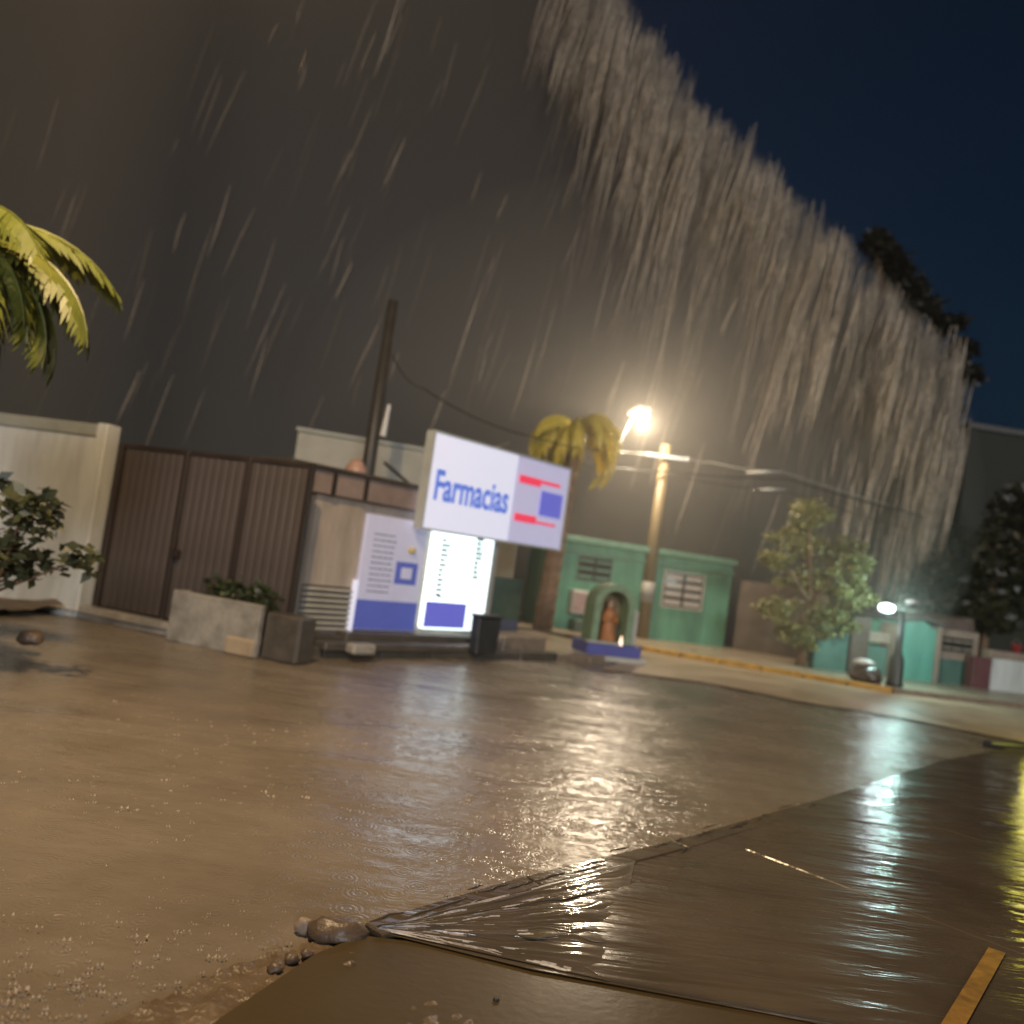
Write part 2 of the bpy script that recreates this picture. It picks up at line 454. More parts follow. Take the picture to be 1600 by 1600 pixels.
# plants spilling in the planter
M_leafd = leaf_mat('dark_leaf', (0.02, 0.03, 0.012), (0.05, 0.065, 0.025))
def leafcloud(mb, c, rad, n, size, flat=0.5, tilt=None, shell=0.6):
    c = Vector(c)
    for _ in range(n):
        v = Vector((random.gauss(0, 1), random.gauss(0, 1), random.gauss(0, 1))).normalized()
        rr = (shell + (1 - shell) * random.random()) if random.random() < 0.75 else random.random()
        p = c + Vector((v.x * rad[0], v.y * rad[1], v.z * rad[2])) * rr
        q = Vector((random.gauss(0, 1), random.gauss(0, 1), random.gauss(0, flat))).normalized()
        if tilt: q = (q + Vector(tilt)).normalized()
        sz = size * random.uniform(0.6, 1.3)
        sd_ = q.orthogonal().normalized()
        sd_ = (Matrix.Rotation(random.uniform(0, 6.28), 3, q) @ sd_) * sz * 0.28
        up = q * sz
        mb.quad(p, p + up * 0.45 + sd_, p + up, p + up * 0.45 - sd_)
mb = MB()
for k in range(6): leafcloud(mb, (u0 + 0.45 + k * 0.17, -0.12, 0.66 + random.uniform(0, .1)), (0.16, 0.06, 0.15), 70, 0.1)
o = mb.build('planter_plant', M_leafd); o.location = FL.A; o.rotation_euler = (0, 0, FL.rz)
tag(o, 'dark low leafy plant growing from the grey planter', 'plant')
M_bollard = mat('dark_grey_concrete', (0.085, 0.075, 0.064), 0.4, var=0.3, scale=5, bump=0.3)
o = MB().box(u1 + 0.01, u1 + 0.52, -0.22, 0.12, 0, 0.56).build('corner_block', M_bollard, None, bevel=0.03)
o.location = FL.A; o.rotation_euler = (0, 0, FL.rz)
tag(o, 'dark grey concrete block at the corner between planter and pharmacy shutter', 'block')

# earth verge with stones on the left
def verge_z(x, y):
    return 0.20 * max(0, 1 - ((y - 11.2) / 1.1) ** 2) * (0.75 + 0.4 * noise.noise(Vector((x * 1.3, y * 1.3, 0)))) + 0.05 * noise.noise(Vector((x * 5, y * 5, 3)))
subdiv_sheet([(-14, 10.0), (-6.6, 9.7), (-5.9, 10.6), (-5.75, 11.2), (-14, 12.9)], 0.01, 0.14, 'earth_verge', M_dirt, zfun=verge_z)
M_stone = mat('wet_stone', (0.12, 0.085, 0.06), 0.4, var=0.4, scale=9, bump=0.5, bscale=20)
def stone(name, c, s, label, cat='stone', m=None, group=None, seed=0):
    bm = bmesh.new(); bmesh.ops.create_icosphere(bm, subdivisions=3, radius=1)
    for v in bm.verts:
        k = 1 + 0.28 * noise.noise(v.co * 1.4 + Vector((seed, 0, 0))) + 0.1 * noise.noise(v.co * 4 + Vector((0, seed, 0)))
        v.co = Vector((v.co.x * s[0] * k, v.co.y * s[1] * k, v.co.z * s[2] * k))
    me = bpy.data.meshes.new(name); bm.to_mesh(me); bm.free(); me.materials.append(m or M_stone)
    for p in me.polygons: p.use_smooth = True
    o = bpy.data.objects.new(name, me); COL.objects.link(o); o.location = c
    return tag(o, label, cat, group)
p = G(48, 996, 0.17); stone('stone', (p.x, p.y, 0.17), (0.13, 0.1, 0.08), 'reddish brown stone lying on the earth verge by the white wall', seed=3)

# ------------------------------------------------------------------ pharmacy
FS = Facade((-2.78, 10.72), (0.45, 14.27))
M_shopwall = mat('shop_wall_paint', (0.36, 0.31, 0.265), 0.6, var=0.3, scale=3, streak=True, bump=0.15)
M_fascia = mat('shop_fascia_paint', (0.24, 0.185, 0.165), 0.6, var=0.2, scale=3)
M_panelw = mat('lit_sign_white', (0.60, 0.60, 0.68), 0.35, var=0.03, emit=(0.74, 0.78, 1.0), estr=0.58)
M_panelside = mat('sign_side_metal', (0.42, 0.45, 0.44), 0.4, var=0.1)
M_box = mat('light_box_white', (0.8, 0.82, 0.8), 0.3, var=0.02, emit=(0.80, 0.97, 1.0), estr=1.9)
M_poster = mat('poster_pale', (0.48, 0.48, 0.60), 0.35, var=0.06, emit=(0.70, 0.70, 1.0), estr=0.2)
M_pblue = mat('poster_blue', (0.09, 0.11, 0.38), 0.35, var=0.08, emit=(0.10, 0.15, 0.62), estr=0.25)
M_sblue = mat('sign_letter_blue', (0.09, 0.16, 0.55), 0.35, var=0.05, emit=(0.16, 0.28, 0.95), estr=0.42)
M_sblue2 = mat('sign_block_blue', (0.12, 0.12, 0.50), 0.35, var=0.05, emit=(0.17, 0.18, 0.80), estr=0.45)
M_sred = mat('sign_red', (0.55, 0.03, 0.06), 0.35, var=0.05, emit=(0.85, 0.06, 0.12), estr=0.7)
M_print = mat('print_grey', (0.12, 0.14, 0.20), 0.5, var=0.1)
M_printg = mat('print_green_grey', (0.16, 0.22, 0.19), 0.5, var=0.1)
M_shut = mat('shutter_slat_paint', (0.40, 0.39, 0.35), 0.45, var=0.12, scale=4)
M_shutd = mat('shutter_gap', (0.10, 0.085, 0.07), 0.5, var=0.1)
ph = empty('pharmacy', FS.A, FS.rz, 'small single storey pharmacy with blue and white panels and rolling shutter', 'shop')
uS = FS.u
sh0, sh1 = FS.u(470, 930), FS.u(552, 930)
uE = FS.u(775, 900)
ztop = FS.z(560, 745)
D2 = 3.2
# building shell
MB().box(-0.15, uE, 0.02, D2, 0.0, ztop - 0.32).build('wall', M_shopwall, ph)
zf = FS.z(520, 800)
MB().box(-0.2, uE - 0.02, -0.10, D2 + 0.03, ztop - 0.318, ztop).build('fascia', M_fascia, ph, bevel=0.01)
MB().box(-0.25, uE, -0.16, D2 + 0.06, ztop + 0.002, ztop + 0.05).build('roof', M_dk, ph, bevel=0.01)
for px_ in (515, 566):
    ux = FS.u(px_, 800, -0.1); MB().box(ux - 0.03, ux + 0.03, -0.125, -0.103, ztop - 0.31, ztop - 0.02).build('fascia_joint', M_gate2, ph)
# shutter: slats one by one at the foot, sheet above
zb, zs = FS.z(510, 985), FS.z(510, 915)
MB().box(sh0, sh1 - 0.01, -0.015, 0.015, zs + 0.001, ztop - 0.32).build('shutter_sheet', M_shopwall, ph)
ns = 8; st = (zs - zb) / ns; s0 = None
MB().box(sh0 + 0.002, sh1 - 0.012, 0.0, 0.018, zb, zs - 0.001).build('shutter_back', M_shutd, ph)
for k in range(ns):
    if s0 is None:
        s0 = MB().prism([(-0.045, 0.0), (-0.06, st * 0.3), (-0.045, st * 0.58), (-0.002, st * 0.62), (-0.002, 0.0)], sh0 + 0.004, sh1 - 0.014, 'x').build('slat', M_shut, ph)
        s0.location = (0, 0, zb)
    else:
        dup(s0, ph, (0, 0, zb + st * k))
# left poster panel
pa, pb = sh1, FS.u(660, 880, -0.05)
z0, z1 = FS.z(610, 985, -0.05), FS.z(610, 808, -0.05)
pn = MB().box(pa, pb, -0.07, -0.003, z0, z1).build('poster_panel', M_poster, ph, bevel=0.008)
bh = (z1 - z0)
MB().box(pa + 0.004, pb - 0.004, -0.076, -0.0705, z0 + 0.01, z0 + bh * 0.26).build('blue_band', M_pblue, pn)
MB().box(pa - 0.05, pa - 0.002, -0.085, -0.003, z0 - 0.03, z0 + bh * 0.42).build('edge_strip', M_panelw, pn)
tx = MB()
for k in range(11):
    zz = z1 - bh * (0.17 + 0.05 * k)
    x0 = pa + (pb - pa) * 0.14
    while x0 < pa + (pb - pa) * 0.47:
        ln = random.uniform(0.03, 0.10); tx.box(x0, min(x0 + ln, pa + (pb - pa) * .5), -0.0745, -0.0705, zz, zz + 0.018); x0 += ln + 0.02
tag(tx.build('lettering', M_print, pn), kind='stuff')
bx, bw = pa + (pb - pa) * 0.55, (pb - pa) * 0.36
lg = MB(); lg.box(bx, bx + bw, -0.077, -0.0705, z0 + bh * .42, z0 + bh * .62)
lg.build('blue_logo', M_pblue, pn)
MB().box(bx + bw * .25, bx + bw * .75, -0.081, -0.0775, z0 + bh * .47, z0 + bh * .57).build('logo_disc', M_poster, pn)
MB().lathe((bx + bw * .6, -0.07, z0 + bh * .73), [(0.001, -0.05), (.06, -.03), (.075, 0), (.05, .04), (.001, .06)], 10).build('yellow_emblem', mat('emblem_yellow', (.5, .42, .18), .4), pn)
# main lit panel: light box and blue foot
ma, mb_ = pb + 0.02, uE - 0.03
mz0, mz1 = FS.z(700, 985, -0.1), FS.z(720, 800, -0.1)
li = empty('light_box', FS.A, FS.rz, 'tall bright white illuminated panel with blue foot on the pharmacy front', 'sign')
la = FS.u(676, 880, -0.14); lb = FS.u(768, 880, -0.14)
mz0 = FS.z(720, 985, -0.14); mz1 = FS.z(720, 815, -0.14)
MB().box(la, lb, -0.14, -0.01, mz0, mz1).build('panel', M_box, li, bevel=0.01)
lw = lb - la; lh = mz1 - mz0
MB().box(la - 0.02, la + lw * 0.66, -0.150, -0.1405, mz0 + 0.03, mz0 + lh * 0.25).build('blue_foot', M_sblue2, li)
tx = MB()
for k in range(12):
    zz = mz0 + lh * (0.30 + 0.045 * k)
    tx.box(la + lw * .10, la + lw * .10 + random.uniform(.09, .2), -0.1445, -0.1405, zz, zz + 0.045)
    if k > 1:
        zq = zz + lh * .10
        tx.box(la + lw * .68, la + lw * .68 + random.uniform(.1, .2), -0.1445, -0.1405, zq, zq + 0.05)
tx.box(la + lw * .15, la + lw * .85, -0.1445, -0.1405, mz0 + lh * .285, mz0 + lh * .30)
tag(tx.build('lettering', M_printg, li), kind='stuff')
MB().box(lb + 0.004, lb + 0.10, -0.10, -0.012, mz0, mz1 - .1).build('side_return', M_panelside, li, bevel=0.01)
# dark plinth and steps
zp = FS.z(640, 988, -0.1)
MB().box(sh0 + 0.62, uE + 0.02, -0.28, -0.004, 0.1, zp - 0.01).build('plinth', M_bollard, ph, bevel=0.015)
MB().box(sh0 + 0.1, uE - 0.35, -0.55, -0.283, 0.1, 0.1 + (zp - .1) * 0.5).build('step', M_bollard, ph, bevel=0.02)
MB().box(sh0 - 0.12, sh0 + 0.60, -0.25, -0.004, 0.1, zp - 0.06).build('ramp_block', M_dk, ph, bevel=0.015)
# side wall panels beyond the lit panel
M_grn = mat('dull_green_paint', (0.07, 0.105, 0.075), 0.5, var=0.2, scale=3)
M_dblue = mat('dull_blue_paint', (0.085, 0.10, 0.15), 0.5, var=0.2, scale=3)
zz0 = FS.z(790, 985)
MB().box(uE + 0.012, uE + 1.0, 0.25, 0.4, 0.1, 0.55).build('blue_dado', M_dblue, ph)
MB().box(uE + 0.012, uE + 1.0, 0.26, 0.4, 0.552, 1.25).build('green_panel', M_grn, ph)
# sign board
v_ = -0.34
SA, SB = FS.u(672, 740, v_), FS.u(884, 790, v_)
sz1 = FS.z(672, 667, v_); sz0 = FS.z(672, 826, v_)
szr1, szr0 = FS.z(884, 737, v_), FS.z(868, 857, v_)
sgn = empty('sign_board', FS.A, FS.rz, 'large backlit white pharmacy sign board with blue lettering and red bars', 'sign')
zt_, zb_ = (sz1 + szr1) / 2, (sz0 + szr0) / 2
M_panelw2 = mat('lit_sign_lavender', (0.52, 0.51, 0.66), 0.35, var=0.04, emit=(0.62, 0.62, 1.0), estr=0.34)
SM = SA + (SB - SA) * 0.575
MB().box(SA, SM - .006, v_, v_ + 0.16, zb_, zt_).build('panel', M_panelw, sgn, bevel=0.008)
MB().box(SM + .006, SB, v_ + .012, v_ + 0.16, zb_, zt_).build('panel', M_panelw2, sgn, bevel=0.008)
fr = MB()
for (x0, x1, q0, q1) in ((SA - .02, SB + .02, zt_ + .001, zt_ + .03), (SA - .02, SB + .02, zb_ - .03, zb_ - .001), (SA - .025, SA - .001, zb_, zt_), (SB + .001, SB + .025, zb_, zt_)):
    fr.box(x0, x1, v_ - .012, v_ + .17, q0, q1)
fr.build('frame', M_panelside, sgn)
sw_ = SB - SA; shh = zt_ - zb_
def text_part(txt, m, parent, x, z, height, v, width=None, bold=0.0):
    cu = bpy.data.curves.new('lettering', 'FONT'); cu.body = txt; cu.size = 1.0; cu.extrude = 0.004 ; cu.offset = bold
    ob = bpy.data.objects.new('tmp', cu); COL.objects.link(ob)
    dg = bpy.context.evaluated_depsgraph_get(); dg.update()
    me = bpy.data.meshes.new_from_object(ob.evaluated_get(dg)); COL.objects.unlink(ob); bpy.data.objects.remove(ob)
    xs = [q.co.x for q in me.vertices]; ys = [q.co.y for q in me.vertices]
    sx = (width / (max(xs) - min(xs))) if width else height
    sy = height / (max(ys) - min(ys))
    for q in me.vertices:
        q.co = Vector((x + (q.co.x - min(xs)) * sx, v - 0.004 - q.co.z, z + (q.co.y - min(ys)) * sy))
    me.materials.clear(); me.materials.append(m)
    o = bpy.data.objects.new('lettering', me); COL.objects.link(o); o.parent = parent
    return o
t0 = FS.uz(676, 765, v_); t1 = FS.uz(790, 790, v_)
text_part('Farmacias', M_sblue, sgn, SA + 0.04 * sw_, zb_ + shh * 0.30, shh * 0.33, v_ - 0.001, width=sw_ * 0.50, bold=0.022)
lx = SA + sw_ * 0.60
r1 = MB(); r1.prism([(lx, zb_ + shh * .70), (lx + sw_ * .17, zb_ + shh * .70), (lx + sw_ * .165, zb_ + shh * .79), (lx, zb_ + shh * .79)], v_ - .012, v_ - .001); r1.box(lx + sw_ * .171, lx + sw_ * .33, v_ - .008, v_ - .001, zb_ + shh * .745, zb_ + shh * .785)
r1.build('red_bar', M_sred, sgn)
r2 = MB(); r2.prism([(lx, zb_ + shh * .25), (lx + sw_ * .165, zb_ + shh * .25), (lx + sw_ * .17, zb_ + shh * .34), (lx, zb_ + shh * .34)], v_ - .012, v_ - .001); r2.box(lx + sw_ * .171, lx + sw_ * .33, v_ - .008, v_ - .001, zb_ + shh * .26, zb_ + shh * .29)
r2.build('red_bar', M_sred, sgn)
MB().box(lx + sw_ * .185, lx + sw_ * .36, v_ - .012, v_ - .001, zb_ + shh * .37, zb_ + shh * .66).build('blue_block', M_sblue2, sgn)
M_metal = mat('galvanised_metal', (0.35, 0.34, 0.32), 0.35, metal=0.6, var=0.15)
MB().tube([(SA + sw_ * .42, v_ + .1, zt_ + .03), (SA + sw_ * .95, v_ + 1.4, zt_ + .42)], 0.022).build('stay', M_metal, sgn)
for x in (SA + .2, SA + sw_ * .45): MB().tube([(x, v_ + .165, zb_ + .1), (x, .03, zb_ + .1)], .03).build('bracket', M_metal, sgn)
# black bin at the shop corner
bn = empty('bin', FS.world(0, 0, 0), FS.rz, 'black square bin standing at the end of the pharmacy step', 'bin')
b0, b1 = FS.u(728, 990, -.5), FS.u(764, 990, -.5); bz = FS.z(746, 957, -.5)
M_black = mat('black_plastic', (0.028, 0.03, 0.034), 0.35, var=0.2)
MB().prism([(b0 + .03, 0.1), (b1 - .03, 0.1), (b1, bz - .05), (b0, bz - .05)], -.74, -.56).build('body', M_black, bn, bevel=.02)
MB().box(b0 - .02, b1 + .02, -.76, -.553, bz - .048, bz).build('lid', M_black, bn, bevel=.015)
# pale ledge at right of the shop
o = MB().box(uE - .05, uE + 1.02, -0.42, 0.2, 0.1, 0.36).build('ledge', M_gk, None, bevel=.02)
o.location = FS.A; o.rotation_euler = (0, 0, FS.rz); tag(o, 'low grey concrete ledge right of the black bin', 'ledge')
o = MB().box(sh0 + .35, sh0 + .72, -.82, -.62, .1, .24).build('concrete_chunk', M_conc, None, bevel=.03)
o.location = FS.A; o.rotation_euler = (0, 0, FS.rz); tag(o, 'pale broken concrete chunk on pavement below the shutter', 'rubble')

# pale house wall behind the pharmacy roof
M_cream = mat('cream_wall', (0.36, 0.35, 0.29), 0.6, var=0.15, scale=2)
FB = Facade((-4.3, 16.0), (0.6, 17.0))
bw = empty('pale_house', FB.A, FB.rz, 'pale cream house wall showing above the pharmacy roof', 'house')
zc = FB.z(640, 702)
MB().box(0, 4.6, 0, 3, 0, zc).build('wall', M_cream, bw)
MB().box(-.05, 4.65, -.06, 3.05, zc + .001, zc + .08).build('parapet', M_greyband, bw, bevel=.01)
q0 = FB.uz(600, 722); q1 = FB.uz(655, 770)
MB().tube([(q0[0], -.03, q0[1]), (q1[0], -.03, q1[1])], .03).build('drain_pipe', M_gate2, bw)
M_pink = mat('pink_paint', (0.45, 0.27, 0.20), 0.5, var=0.2)
tp = PT(556, 735, 13.2)
o = MB().lathe((0, 0, 0), [(.10, 0), (.16, .04), (.17, .2), (.11, .3), (.04, .36)], 14).build('water_jar', M_pink, None, smooth=True)
o.location = (tp.x, tp.y, ztop + .05); tag(o, 'small pinkish clay jar on the pharmacy roof by the dark pole', 'jar')

# ------------------------------------------------------------------ poles, wires, street lamps
M_dpole = mat('dark_pole', (0.04, 0.036, 0.03), 0.5, var=0.2)
pb_ = PT(574, 740, 13.6)
dp = empty('utility_pole', (pb_.x, pb_.y, 0), 0, 'dark slim utility pole rising behind the pharmacy roof', 'pole')
zt2 = PT(612, 470, 13.6).z
MB().tube([(0, 0, 0), (0, 0, zt2)], [.135, .085], 10).build('pole_shaft', M_dpole, dp, smooth=True)
M_ins = mat('insulator_white', (0.6, 0.6, 0.57), 0.3, var=.1)
zi = PT(598, 655, 13.6).z
MB().tube([(.16, -.02, zi - .28), (.19, -.02, zi + .25)], [.055, .03], 8).build('insulator', M_ins, dp)  # small white insulator on the dark pole
M_conp = mat('concrete_pole_paint', (0.165, 0.122, 0.060), 0.5, var=0.2, scale=3, streak=True)
cp = G(1001, 1003); cpx, cpy = cp.x, cp.y
pole = empty('concrete_pole', (cpx, cpy, 0.1), 0, 'tall yellowish concrete utility pole behind the roadside shrine', 'pole')
ptop = PT(1045, 696, cpy).z - .1
MB().tube([(0, 0, 0), (0, 0, ptop)], [.17, .125], 12).build('pole_shaft', M_conp, pole, smooth=True)
za = PT(1045, 716, cpy).z - .1
MB().box(-.55, .55, -.23, -.178, za - .04, za + .04).build('crossarm', M_metal, pole, bevel=.005)
zl = PT(1012, 925, cpy).z - .1
MB().tube([(0, 0, zl - .25), (0, 0, zl + .25)], [.182, .174], 12).build('painted_band', M_conc, pole, smooth=True)
# gooseneck lamp on the pole
lp = PT(1001, 642, cpy - .5)
M_lampglow = mat('lamp_glow', (0.9, 0.85, 0.7), 0.3, var=0, emit=(1.0, 0.86, 0.62), estr=12)
sl_ = empty('street_lamp', (cpx, cpy, 0.1), 0, 'lit street lamp on a long bent bracket from the concrete pole', 'street lamp')
L0 = Vector((-.12, 0, za)); P1 = PT(960, 706, cpy - .3) - Vector((cpx, cpy, .1)); P2 = PT(978, 672, cpy - .45) - Vector((cpx, cpy, .1)); P3 = lp - Vector((cpx, cpy, .1))
MB().tube([L0, L0.lerp(P1, .5) + Vector((0, 0, .03)), P1, P1.lerp(P2, .5), P2, P3 - Vector((.12, 0, .03))], [.028, .026, .026, .026, .028, .03], 8).build('bracket', M_metal, sl_, smooth=True)
hd = MB().tube([P3 - Vector((.30, 0, .11)), P3 + Vector((-.05, 0, .05)), P3 + Vector((.22, 0, .07))], [.05, .12, .09], 10).build('lamp_head', M_metal, sl_, smooth=True)
lens = MB().lathe(tuple(P3 + Vector((.06, -.06, -.12))), [(.02, -.12), (.10, -.09), (.145, 0), (.12, .09), (.05, .11)], 14).build('lamp_lens', M_lampglow, sl_, smooth=True)
def point(name, loc, watts, col, r=0.1):
    l = bpy.data.lights.new(name, 'POINT'); l.energy = watts; l.color = col; l.shadow_soft_size = r
    o = bpy.data.objects.new(name, l); o.location = loc; COL.objects.link(o); return o
point('street_lamp_light', lp + Vector((.06, -.30, -.36)), 1000, (1.0, 0.82, 0.60), .16)

def wire(name, pts, r, m, label, group=None, sag=0.0):
    P = []
    for i in range(len(pts) - 1):
        a, b = Vector(pts[i]), Vector(pts[i + 1])
        for k in range(8):
            t = k / 8; P.append(a.lerp(b, t) - Vector((0, 0, sag * 4 * t * (1 - t))))
    P.append(Vector(pts[-1]))
    o = MB().tube(P, r, 6).build(name, m, None, smooth=True)
    return tag(o, label, 'cable', group)
M_wire = mat('black_cable', (0.02, 0.018, 0.016), 0.4, var=0)
M_wirep = mat('pale_cable', (0.5, 0.46, 0.4), 0.35, var=0)
pA = Vector((pb_.x + .12, pb_.y, PT(615, 555, 13.6).z))
armL = Vector((cpx - .5, cpy - .21, za + .15)); armR = Vector((cpx + .5, cpy - .21, za + .15))
wire('overhead_cable', [PT(845, 716, cpy - .3), PT(1040, 737, cpy - .2), PT(1230, 748, cpy + .5), PT(1420, 800, cpy + 3), PT(1600, 850, cpy + 6)], .022, M_wire, 'thick dark overhead cable running past the concrete pole', sag=.04)
wire('service_wire', [pA, PT(660, 606, 14.6), PT(835, 683, 16.2), armL], .012, M_wire, 'thin drooping wire from dark pole over sign to concrete pole', sag=.12)
wire('pale_wire', [armR, PT(1110, 722, cpy + .2), PT(1225, 738, cpy + .6), PT(1500, 820, cpy + 6)], .016, M_wirep, 'pale wet wire leaving the concrete pole to the right', sag=.05)
wire('lower_wire', [Vector((cpx + .12, cpy - .1, za - .3)), PT(1180, 764, cpy + .4), PT(1230, 768, cpy + .6), PT(1500, 850, cpy + 6)], .012, M_wire, 'thin lower wire sagging right from the concrete pole', sag=.04)
for (x0, y0, x1, y1, lab) in ((1165, 738, 1222, 737, 'white rod for the lamp glint on the upper wire right of the pole'), (1175, 765, 1228, 765, 'white rod for the lamp glint on the lower wire right of the pole')):
    o = MB().tube([PT(x0, y0, cpy + .45), PT((x0 + x1) / 2, (y0 + y1) / 2, cpy + .47), PT(x1, y1, cpy + .5)], [.015, .045, .015], 8).build('wire_glint', M_ins, None, smooth=True)  # white rods stand in for the lamp's highlights on the wires
    tag(o, lab, 'wire glint', 'white rods for glints on the overhead wires')

# small lantern post on the right kerb
M_post = mat('dark_green_post', (0.035, 0.042, 0.038), 0.4, var=.2)
M_cool = mat('lantern_glow', (0.8, 0.95, 0.9), 0.3, var=0, emit=(0.85, 0.98, 1.0), estr=5)
pp = G(1396, 1080); 
lpost = empty('lantern_post', (pp.x, pp.y, .1), 0, 'short dark lamp post with glowing lantern on the right kerb', 'lamp post')
hz_ = PT(1412, 955, pp.y).z - .1
MB().lathe((0, 0, 0), [(.17, 0), (.17, .06), (.15, .12), (.14, .55), (.09, .66), (.075, .72), (.065, hz_)], 14).build('pole_shaft', M_post, lpost, smooth=True)
MB().tube([(-.42, -.03, hz_ - .02), (-.2, -.02, hz_ + .05), (0, 0, hz_ - .05), (.13, 0, hz_ + .1), (.16, 0, hz_ + .18)], .025, 8).build('arm', M_post, lpost, smooth=True)
MB().lathe((-.36, -.06, hz_ + .02), [(.03, -.1), (.13, -.07), (.16, 0), (.13, .06), (.04, .09)], 14).build('lantern', M_cool, lpost, smooth=True)
MB().lathe((-.36, -.06, hz_ + .112), [(.16, 0), (.12, .04), (.02, .07)], 14).build('lantern_cap', M_post, lpost)
MB().lathe((.17, 0, hz_ + .19), [(.13, 0), (.11, .05), (.03, .07)], 14).build('lantern_cap', M_ins, lpost)
MB().lathe((.17, 0, hz_ + .08), [(.05, 0), (.10, .05), (.11, .109)], 14).build('lantern', M_post, lpost)
point('lantern_light', Vector((pp.x, pp.y, .1)) + Vector((.30, .45, hz_ + .12)), 130, (0.62, 1.0, 0.93), .08)
point('lantern_light', Vector((pp.x, pp.y, .1)) + Vector((-.36, -.3, hz_ - .02)), 25, (0.80, 0.95, 1.0), .08)

# street lamp beside the photographer, out of frame on the left: it lights the palm and the flood
lo = Vector((-5.2, 4.3, 0))
nl = empty('street_lamp', lo, 0, 'tall street lamp with warm lamp standing left of the flooded street', 'street lamp')
MB().tube([(0, 0, 0), (0, 0, 7.4)], [.11, .07], 10).build('pole_shaft', M_metal, nl, smooth=True)
MB().tube([(0, 0, 7.3), (.4, .1, 7.6), (2.4, .4, 7.7)], [.05, .045, .04], 8).build('bracket', M_metal, nl, smooth=True)
MB().tube([(2.3, .38, 7.66), (2.65, .43, 7.68), (3.0, .48, 7.64)], [.08, .14, .08], 10).build('lamp_head', M_metal, nl, smooth=True)
MB().lathe((2.7, .45, 7.44), [(.03, 0), (.12, .05), (.14, .11)], 12).build('lamp_lens', M_lampglow, nl)
point('street_lamp_light', lo + Vector((2.7, .45, 7.2)), 2000, (1.0, 0.69, 0.37), .15)

# ------------------------------------------------------------------ palms
def frond_mesh(L, droop, nleaf, ll, lw, hang, m, name='frond', seed=0):
    rnd = random.Random(seed); mb = MB(); pts = []
    for i in range(13):
        t = i / 12; a = R(38) - droop * t
        pts.append(Vector((0, 0, 0)) if i == 0 else pts[-1] + Vector((math.cos(a), 0, math.sin(a))) * L / 12)
    mb.tube(pts, [.028 * (1 - .8 * i / 12) for i in range(13)], 5)
    for k in range(nleaf):
        t = .12 + .86 * k / nleaf; i = min(11, int(t * 12)); fr_ = t * 12 - i
        p = pts[i].lerp(pts[i + 1], fr_); tg = (pts[i + 1] - pts[i]).normalized()
        ln = ll * (0.45 + 0.55 * math.sin(math.pi * min(1, t * .85 + .15))) * rnd.uniform(.85, 1.15)
        for sg in (-1, 1):
            dr = (tg * .55 + Vector((0, sg, 0)) * .75 + Vector((0, 0, -hang * rnd.uniform(.7, 1.3)))).normalized()
            mid = p + dr * ln * .55; end = mid + (dr + Vector((0, 0, -.55 - .4 * hang))).normalized() * ln * .45
            wv = tg * lw * .5
            mb.quad(p - wv * .6, p + wv * .6, mid + wv, mid - wv); mb.quad(mid - wv, mid + wv, end)
    o = mb.build(name, m)
    return o
def palm(name, base, top, label, m, nf, L, seed, lean=(0, 0), group=None, trunk_r=.13, droop=R(110), ll=.5, lw=.05, hang=.5, az=None, tm=None, nleaf=26, pit=(-.5, .35)):
    rnd = random.Random(seed)
    root = empty(name, base, 0, label, 'palm tree', group)
    h = top[2] - base[2]; off = Vector((top[0] - base[0], top[1] - base[1], 0))
    tr = MB(); P = []; Q = []
    n = int(h / .16)
    for i in range(n + 1):
        t = i / n
        P.append(off * t ** 1.3 + Vector((0, 0, h * t))); Q.append(trunk_r * (1.15 - .35 * t) * (1.07 if i % 2 else .96))
    tr.tube(P, Q, 10).build('trunk', tm, root)
    f0 = frond_mesh(L, droop, nleaf, ll, lw, hang, m, seed=seed)
    for k in range(nf if not az else len(az)):
        o = f0 if k == 0 else dup(f0)
        o.parent = root; o.location = P[-1]
        a = (az[k] if az else 2 * math.pi * k / nf + rnd.uniform(-.25, .25))
        o.rotation_euler = (rnd.uniform(-.15, .15), rnd.uniform(*pit), a)
        s_ = rnd.uniform(.85, 1.1); o.scale = (s_, s_, s_)
    return root
M_trunk = mat('palm_trunk', (0.20, 0.12, 0.07), 0.7, var=.35, scale=9, bump=.5)
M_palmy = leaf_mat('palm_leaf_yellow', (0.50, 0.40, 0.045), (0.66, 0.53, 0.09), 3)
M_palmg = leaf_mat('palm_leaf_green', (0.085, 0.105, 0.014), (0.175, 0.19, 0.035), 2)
tb = G(846, 992); ct = PT(902, 668, tb.y)
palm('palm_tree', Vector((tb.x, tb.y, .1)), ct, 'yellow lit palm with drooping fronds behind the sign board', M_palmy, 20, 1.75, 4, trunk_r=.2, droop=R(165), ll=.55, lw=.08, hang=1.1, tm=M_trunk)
ct = PT(-108, 368, 6.6)
palm('palm_tree', Vector((ct.x - .5, ct.y + .4, 0)), ct, 'green palm at the left edge with broad fronds above the white wall', M_palmg, 24, 1.6, 11, trunk_r=.15, droop=R(108), ll=.46, lw=.085, hang=.45, pit=(-.35, 1.1), tm=M_trunk, nleaf=24, az=[-.7, .1, .4, -.4, -1.0, -.2, -1.5, -1.15, -.85, -.6, -.35, -.15, .05, .3, .55, .85, 1.2, -.95, -.25, -.5, .15, -1.3, 1.6, 2.1, 2.6, 3.1, 3.7, 4.2])

